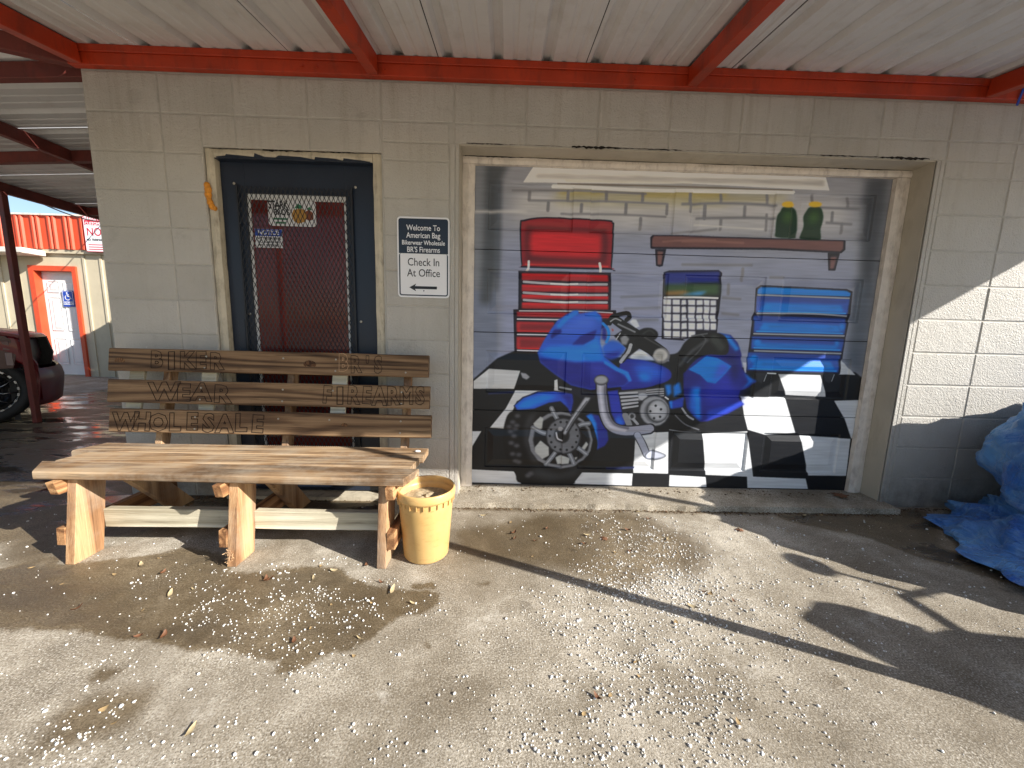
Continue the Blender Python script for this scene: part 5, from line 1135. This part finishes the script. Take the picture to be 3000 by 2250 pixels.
broad_leaf(2.90, -.44, .003, .024, .2, 'small crumpled brown leaf on the damp patch before the mural', lm[1])

# dirt crumbs gathered along the apron edge and the foot of the wall
dc = MB()
for x, y, z in [(float(rng.uniform(2.03, 4.86)), -.118+float(rng.normal(0, .012)), 0) for _ in range(520)]+[(float(rng.uniform(2.1, 4.75)), .10+float(rng.normal(0, .03)), .040) for _ in range(160)]+[(float(rng.uniform(.02, 2.03)), -.02-abs(float(rng.normal(0, .02))), 0) for _ in range(300)]+[(float(rng.uniform(4.86, 5.6)), -.02-abs(float(rng.normal(0, .02))), 0) for _ in range(120)]:
    if y > .15: continue
    r = float(rng.uniform(.0015, .0055)); q = Matrix.Rotation(float(rng.uniform(0, 6.28)), 3, 'Z'); dc.add([tuple(q @ Vector((v.x*r*1.6, v.y*r, v.z*r*.6))+Vector((x, y, z+r*.4))) for v in ico], icf)
tag(dc.build('dirt_crumbs', paint('dry_dirt', rgb(96, 76, 54), .95, .5, 90, .3, 200)), 'dry dirt and leaf crumbs gathered along the edge of the garage apron', 'dirt', kind='stuff')

# ------------------------------------------------------------------ maroon car, front end towards the office
tk = thing('parked_car', 'dark maroon car parked under the side canopy, front wheel and headlight behind the red post', 'car', (0, 0, 0))
def carpaint():
    n = NT('maroon_car_paint'); c = n.ramp(n.noise(n.coord(), 2, 2), [(.3, rgb(96, 13, 20)), (.7, rgb(112, 17, 25))]); n.b.inputs['Coat Weight'].default_value = .2; n.b.inputs['Coat Roughness'].default_value = .05; return n.out(c, .45, 0, .3)
CP = carpaint(); WR = .345; CWID = 1.80
nose = lambda y: -.20*abs((y-CWID/2)/(CWID/2))**3.2
def sweep(sec, ys, name, m, inset=0, smooth=True):
    g = MB(); n = len(sec); v = []; f = []
    for y in ys:
        for x, z in sec: v.append((x+nose(y)*(1 if x > .1 else max(0, (x+.6)/.7)), y, z))
    for i in range(len(ys)-1):
        for c in range(n): f.append((i*n+c, i*n+(c+1) % n, i*n+n+(c+1) % n, i*n+n+c))
    f += [tuple(range(n)), tuple((len(ys)-1)*n+c for c in range(n-1, -1, -1))]
    return flat_shade_auto(g.add(v, f).build(name, m, tk), 50)
YS_ = [-.015, 0, .03, .08, .16, .3, .5, .7, .9, 1.1, 1.3, 1.5, 1.64, 1.72, 1.77, 1.80, 1.815]
sweep([(.66, .55), (.68, .56), (.70, .53), (.715, .44), (.705, .34), (.69, .24), (.68, .18), (.66, .16)], YS_, 'front_bumper', CP)
MB().box(.30, .52, .10, CWID-.10, .2, .56).build('bumper_core', M_['rubber'], tk)
sweep([(-1.05, .96), (-1.05, 1.035), (-.5, 1.02), (.1, .99), (.45, .955), (.60, .915), (.62, .89), (.45, .86)], [.02, .06, .12, .25, .5, .9, 1.3, 1.55, 1.68, 1.74, 1.78], 'hood', CP)
sweep([(.40, .56), (.63, .57), (.655, .70), (.62, .888), (.40, .88)], [.46, .7, .9, 1.1, 1.34], 'grille', M_['rubber'])
def arch_side(cx): return [(cx+.385*math.cos(a), .345+.385*math.sin(a)) for a in [math.radians(-18+i*216/20) for i in range(21)]]
def body_side(y0, y1):
    g = MB(); xs = sorted(set([round(-4+.05*i, 3) for i in range(92) if -4+.05*i < .51]+[.505]+[round(c+.385*math.cos(math.radians(t)), 4) for c in (.12, -2.75) for t in range(0, 181, 12)])); v = []; f = []
    def lo(x):
        for c in (.12, -2.75):
            if abs(x-c) < .385: return .345+math.sqrt(max(0, .385**2-(x-c)**2))
        return .22
    def hi(x): return .62+(.505-x)*2.6 if x > .38 else min(.985+.02*(.44-x), 1.02)-.09*max(0, x)/.44
    xs = [x for x in xs if x <= .505]
    for x in xs:
        a, b = lo(x), max(hi(x), lo(x)+.02); m = (a+b)/2
        v += [(x, y0+.02, a), (x, y0, a+.02), (x, y0-.012, m), (x, y0, b-.03), (x, y0+.03, b), (x, y1, b), (x, y1, a)]
    for i in range(len(xs)-1):
        for c in range(7): f.append((i*7+c, i*7+(c+1) % 7, i*7+7+(c+1) % 7, i*7+7+c))
    f += [tuple(range(7)), tuple((len(xs)-1)*7+c for c in range(6, -1, -1))]
    return flat_shade_auto(g.add(v, f).build('body_side', CP, tk), 35)
body_side(0, .07); o_ = body_side(0, .07); o_.scale = (1, -1, 1); o_.location.y = CWID
MB().prism([(-1.0, .3), (-1.0, 1.0), (-1.55, 1.46), (-2.2, 1.52), (-3.2, 1.48), (-3.95, 1.0), (-3.95, .3)], 'y', .061, CWID-.061).build('cabin', CP, tk, bevel=.03, seg=2)
glm = plain('car_glass', (.01, .012, .014, 1), .03)
for y in (.052, CWID-.058): MB().prism([(-1.15, 1.02), (-1.6, 1.40), (-2.2, 1.45), (-3.1, 1.41), (-3.6, 1.04)], 'y', y, y+.006).build('side_window', glm, tk)
def lens(n_, c):
    n = NT(n_); return n.out(c, .3, 0, .35)
hl = sweep([(.40, .575), (.545, .575), (.575, .70), (.555, .86), (.525, .905), (.40, .925)], [-.006, .0, .02, .06, .12, .2, .3, .44], 'headlight', lens('smoked_headlight_lens', rgb(60, 26, 30)))
g_ = MB().box(.30, .355, -.010, .03, .60, .74); g_.build('clear_lens', lens('clear_lens', rgb(120, 104, 106)), hl, bevel=.008); MB().box(.29, .345, -.010, .03, .755, .86).build('clear_lens', lens('clear_lens_upper', rgb(90, 60, 64)), hl, bevel=.008)
MB().box(.30, .34, .05, .2, .02, .16).build('mud_flap', M_['rubber'], tk)
MB().box(-.6, .42, .22, CWID-.22, .2, .86).build('engine_bay', M_['rubber'], tk)
mi = MB().sphere((-.16, CWID+.10, 1.385), (.10, .13, .105), 18, 12).build('side_mirror', paint('grey_mirror_shell', rgb(128, 128, 126), .22, .1, metal=.3), tk, smooth=True)
MB().tube([(-.16, CWID-.02, 1.02), (-.16, CWID+.06, 1.18), (-.16, CWID+.09, 1.30)], [.03, .026, .03], 10).build('mirror_stalk', M_['rubber'], mi, smooth=True)
spk_m = paint('polished_spoke', rgb(120, 124, 130), .2, .2, 20, metal=1); rim_m = paint('black_rim', rgb(20, 20, 22), .25, .2, coat=.5)
for wx in (.12, -2.75):
    for wy in (.03, CWID-.24):
        c = (wx, wy, WR)
        wh = MB().lathe([(.24, .01), (.275, -.010), (.315, -.006), (.340, .02), (.345, .06), (.345, .17), (.33, .21), (.24, .21)], c, 40, 'y').build('wheel', M_['rubber'], tk, smooth=True)
        MB().lathe([(.242, .004), (.238, .0), (.228, .02), (.22, .12), (.05, .14), (0, .14)], c, 40, 'y').build('rim', rim_m, wh, smooth=True)
        for k in range(11):
            a = k*2*math.pi/11+.2; MB().tube([(wx+.04*math.cos(a), wy+.035, WR+.04*math.sin(a)), (wx+.14*math.cos(a+.10), wy+.025, WR+.14*math.sin(a+.10)), (wx+.228*math.cos(a+.26), wy+.012, WR+.228*math.sin(a+.26))], [.013, .009, .007], 6).build('spoke', spk_m, wh, smooth=True)
        for k in range(22):
            a = k*2*math.pi/22; MB().bar((wx+.234*math.cos(a), wy-.003, WR+.234*math.sin(a)), (wx+.234*math.cos(a+.12), wy-.003, WR+.234*math.sin(a+.12)), .016, .006, (0, 1, 0)).build('rim_stud', spk_m, wh)
        MB().lathe([(.045, .02), (.04, .0), (.02, -.008), (0, -.009)], (wx, wy+.02, WR), 20, 'y').build('hub_cap', M_['chrome'], wh, smooth=True)
tk.location = (-2.965, 1.392, 0); tk.rotation_euler = (0, 0, math.radians(52))

# ------------------------------------------------------------------ far building with the orange fascia
FY = 5.10
fb = thing('office_building', 'tan sided building with an orange ribbed fascia beyond the parked car', 'building', (-7, FY, 0))
M_['siding'] = paint('tan_siding', rgb(196, 184, 158), .6, .08, 3, .1, 60, dirt=rgb(150, 136, 110), dirt_amt=.3)
M_['orange'] = paint('orange_ribbed_steel', rgb(206, 76, 42), .45, .12, 3, .05, 50)
FDX0, FDX1, FDZ = -6.50, -5.79, 1.985
w = MB()
for a in ((-14, FDX0, 0, 2.42), (FDX1, -3.2, 0, 2.42), (FDX0, FDX1, FDZ, 2.42)): w.box(a[0], a[1], FY, FY+.15, a[2], a[3])
fw_ = w.build('front_wall', M_['siding'], fb)
for i in range(26):
    x = -3.4-.31*i
    if FDX0-.12 < x < FDX1+.12: continue
    MB().box(x-.02, x+.02, FY-.018, FY-.0005, 0, 2.36).build('batten', M_['siding'], fw_)
MB().box(-14, -3.2, FY+.15, FY+6, 2.3, 2.42).build('roof_deck', M_['siding'], fb)
fs = MB(); xs = []; x = -14.0
prof = []
while x < -3.2: prof += [(x, 0), (x+.10, 0), (x+.115, -.03), (x+.145, -.03), (x+.16, 0), (x+.185, 0), (x+.2, -.03), (x+.23, -.03), (x+.245, 0)]; x += .29
nP = len(prof); fs.add([(a, FY-.06+b, 2.37) for a, b in prof]+[(a, FY-.06+b, 2.955) for a, b in prof], [(i, i+1, nP+i+1, nP+i) for i in range(nP-1)])
fs.build('fascia', M_['orange'], fb)
MB().box(-14, -3.2, FY-.10, FY+.1, 2.956, 2.985).build('fascia_cap', M_['stop'], fb)
MB().box(-14, -3.2, FY-.055, FY+.02, 2.30, 2.366).build('fascia_trim', M_['siding'], fb)
MB().box(-14, -6.18, FY-.42, FY-.06, 2.235, 2.31).build('gutter', M_['stop'], fb, bevel=.01)
MB().box(-14, -6.2, FY-.41, FY-.001, 2.311, 2.33).build('porch_roof', M_['stop'], fb)
fd = thing('office_door', 'white panelled door with a blue accessible entrance sign and red frame', 'door', (-6.14, FY, 0))
for a in ((FDX0-.09, FDX0+.004, 0, FDZ+.09), (FDX1-.004, FDX1+.07, 0, FDZ+.09), (FDX0+.0045, FDX1-.0045, FDZ-.004, FDZ+.09)): MB().box(a[0], a[1], FY-.035, FY+.14, a[2]+.001, a[3]).build('frame_board', M_['orange'], fd)
MB().box(FDX0+.005, FDX1-.005, FY+.09, FY+.13, .02, FDZ-.005).build('slab', M_['white'], fd)
for z0, z1 in ((1.60, 1.80), (.88, 1.50), (.22, .72)):
    for x0, x1 in ((FDX0+.10, FDX0+.31), (FDX0+.40, FDX0+.61)):
        g = MB(); L = [(0, 0), (.012, .010), (.03, .010), (.055, .002)]; v = []; f = []
        for e, d_ in L: v += [(x0+e, FY+.0885+d_-.002, z0+e), (x1-e, FY+.0885+d_-.002, z0+e), (x1-e, FY+.0885+d_-.002, z1-e), (x0+e, FY+.0885+d_-.002, z1-e)]
        for i in range(3):
            for c in range(4): f.append((i*4+c, i*4+(c+1) % 4, i*4+4+(c+1) % 4, i*4+4+c))
        f.append((12, 13, 14, 15)); v2 = [(a_, y_-.012, z_) for a_, y_, z_ in v]; g.add(v2, f).build('panel', M_['white'], fd)
ws_ = MB().box(-6.13, -5.925, FY+.060, FY+.070, 1.335, 1.635).build('access_sign', M_['signblue'], fd)
ys = FY+.059; WCX, WCZ = -6.028, 1.53
ic = MB(); ic.lathe([(.014, 0), (0, -.0002)], (WCX-.012, ys, WCZ+.062), 14, 'y')
def ribb(pts, w, g=None):
    for p, q in zip(pts, pts[1:]): ic.bar((p[0], ys-.001, p[1]), (q[0], ys-.001, q[1]), w, .0015, (0, 1, 0))
ribb([(WCX-.010, WCZ+.048), (WCX-.004, WCZ-.002), (WCX+.034, WCZ-.002), (WCX+.052, WCZ-.048), (WCX+.066, WCZ-.042)], .014); ribb([(WCX-.008, WCZ+.026), (WCX+.028, WCZ+.026)], .011)
ribb([(WCX-.004+.046*math.cos(math.radians(a)), WCZ-.024+.046*math.sin(math.radians(a))) for a in range(130, 345, 15)], .012)
ic.build('wheelchair_symbol', M_['signwhite'], ws_)
fr_ = MB()
for a in ((-6.122, -5.933, 1.622, 1.628), (-6.122, -5.933, 1.427, 1.433), (-6.122, -6.116, 1.433, 1.622), (-5.939, -5.933, 1.433, 1.622)): fr_.box(a[0], a[1], ys-.0005, ys+.0005, a[2], a[3])
fr_.build('white_border', M_['signwhite'], ws_)
MB().box(-6.125, -5.93, ys-.0005, ys+.0005, 1.372, 1.418).build('word_band', M_['signwhite'], ws_)
text_mesh('lettering', 'ENTRANCE', .042, WCX, 1.395, ys-.0015, M_['signblue'], ws_, .86, bold=.001)
ps = thing('parking_sign', 'red and white parking sign fixed to the orange fascia', 'sign', (-5.2, FY-.10, 2.36))
py = FY-.104
MB().prism(rrect(-5.395, -4.94, 2.335, 2.965, .03), 'y', py, py+.004).build('plate', M_['signred'], ps)
MB().prism(rrect(-5.385, -4.95, 2.345, 2.955, .025), 'y', py-.001, py-.0005).build('white_panel', M_['signwhite'], ps)
MB().box(-5.37, -4.965, py-.002, py-.0012, 2.80, 2.945).build('header', M_['signred'], ps)
pcx = -5.1675
for t_, z, s_, m in (('PARKING', 2.915, .085, 'signwhite'), ('CUSTOMERS', 2.828, .075, 'signwhite'), ('NO', 2.68, .20, 'signred'), ('NO TRESPASSING', 2.545, .055, 'signblack')):
    text_mesh('lettering', t_, s_, -5.36 if t_ != 'NO' else -5.35, z, py-.0028, M_[m], ps, .85, 'LEFT', bold=.002)
for z in (2.46, 2.42, 2.38): MB().box(-5.34, -5.0, py-.0025, py-.0015, z-.008, z+.008).build('print_line', M_['signred'], ps)
# cable from the canopy post to the fascia
tag(MB().tube([(-2.68+(-2.3)*t, 1.9+(3.05)*t, 2.36+.50*t-.25*t*(1-t)) for t in [i/12 for i in range(13)]], .008, 5).build('cable', M_['rubber']), 'thin black cable running from the side canopy to the orange fascia', 'cable')
# bare trees beyond
M_['bark'] = paint('grey_bark', rgb(120, 108, 96), .9, .3, 5)
def tree(x, y, h, label, seed):
    r_ = random.Random(seed); t = thing('bare_tree', label, 'tree', (x, y, 0), 'bare trees behind the office'); tr_ = MB(); cr = MB()
    def br(p, d, L, r, dep):
        q = p+d*L; (tr_ if dep > 4 else cr).tube([p, (p+q)/2+Vector((r_.uniform(-1, 1), r_.uniform(-1, 1), 0))*L*.06, q], [r, r*.86, r*.7], 6 if dep > 3 else 4, False)
        if dep == 0: return
        for k in range(3 if dep > 1 else 2):
            nd = (d+Vector((r_.uniform(-1, 1), r_.uniform(-1, 1), r_.uniform(-.25, .6)))*.75).normalized(); br(q if k else p+d*L*.8, nd, L*r_.uniform(.6, .82), r*.6, dep-1)
    br(Vector((x, y, 0)), Vector((0, 0, 1)), h*.30, .16, 6); tr_.build('trunk', M_['bark'], t); cr.build('crown', M_['bark'], t)
tree(-12.5, 15, 7.5, 'bare grey tree above the orange fascia, nearer the canopy post', 3); tree(-8.4, 17, 7.5, 'bare grey tree above the orange fascia, nearer the parking sign', 5)

# ------------------------------------------------------------------ unseen motorcycle added off to the right, shaped to throw shadows across the concrete
mc = thing('added_shadow_motorcycle', 'unseen black motorcycle added beside the right canopy posts to cast ground shadows', 'motorcycle', (6.3, -2.1, 0))
MY = -2.04; bp_ = paint('black_bike_paint', rgb(24, 26, 32), .3, .2, coat=.8)
for wx in (5.55, 7.15):
    MB().lathe([(.24, -.05), (.30, -.055), (.32, -.02), (.32, .02), (.30, .055), (.24, .05)], (wx, MY, .32), 36, 'y').build('wheel', M_['rubber'], mc, smooth=True)
    for k in range(5): a = k*2*math.pi/5; MB().tube([(wx, MY, .32), (wx+.24*math.cos(a), MY, .32+.24*math.sin(a))], .014, 6).build('spoke', M_['chrome'], mc)
for s_ in (-1, 1): MB().tube([(5.55, MY+s_*.09, .32), (5.95, MY+s_*.09, 1.0)], .024, 8).build('fork', M_['chrome'], mc)
MB().prism([(5.60, .72), (5.70, 1.02), (5.95, 1.06), (6.35, .96), (6.40, .72), (6.1, .62)], 'y', MY-.16, MY+.16).build('fairing', bp_, mc, bevel=.05, seg=3)
MB().sphere((6.42, MY, .86), (.32, .16, .15), 20, 12).build('tank', bp_, mc, smooth=True)
MB().sphere((6.95, MY, .78), (.45, .17, .10), 20, 12).build('seat', M_['rubber'], mc, smooth=True)
MB().sphere((7.25, MY, .62), (.34, .20, .18), 18, 10).build('saddlebag', bp_, mc, smooth=True)
MB().box(6.2, 6.75, MY-.12, MY+.14, .22, .68).build('engine', M_['chrome'], mc, bevel=.06, seg=3)
wsx = MB(); v = []; f = []
for i in range(11):
    a = -1+2*i/10
    for j in range(7):
        t = j/6; hw = .21*math.sqrt(max(0, 1-(t*.98)**3)); v.append((5.70+.16*t+.06*a*a, MY+a*hw, .98+.30*t))
for i in range(10):
    for j in range(6): f.append((i*7+j, i*7+j+1, i*7+8+j, i*7+7+j))
wsx.add(v, f).build('windscreen', bp_, mc, smooth=True)
MB().tube([(6.2, MY-.20, 1.02), (6.05, MY-.17, 1.06), (6.0, MY, 1.04), (6.05, MY+.3, 1.08), (6.25, MY+.42, 1.02)], .016, 8).build('handlebar', M_['chrome'], mc)
for s_ in (1,):
    MB().tube([(6.1, MY+s_*.32, 1.07), (6.12, MY+s_*.36, 1.22)], .007, 6).build('mirror_stalk', M_['chrome'], mc); MB().tube([(6.16, MY+s_*.30, 1.07), (6.13, MY+s_*.36, 1.22)], .006, 6).build('mirror_stalk', M_['chrome'], mc)
    MB().sphere((6.12, MY+s_*.38, 1.25), (.02, .085, .05), 16, 10).build('mirror', bp_, mc, smooth=True)
MB().tube([(6.5, MY+.1, .3), (6.55, MY+.34, .0)], .014, 6).build('kickstand', M_['chrome'], mc)
bpy.context.view_layer.update()
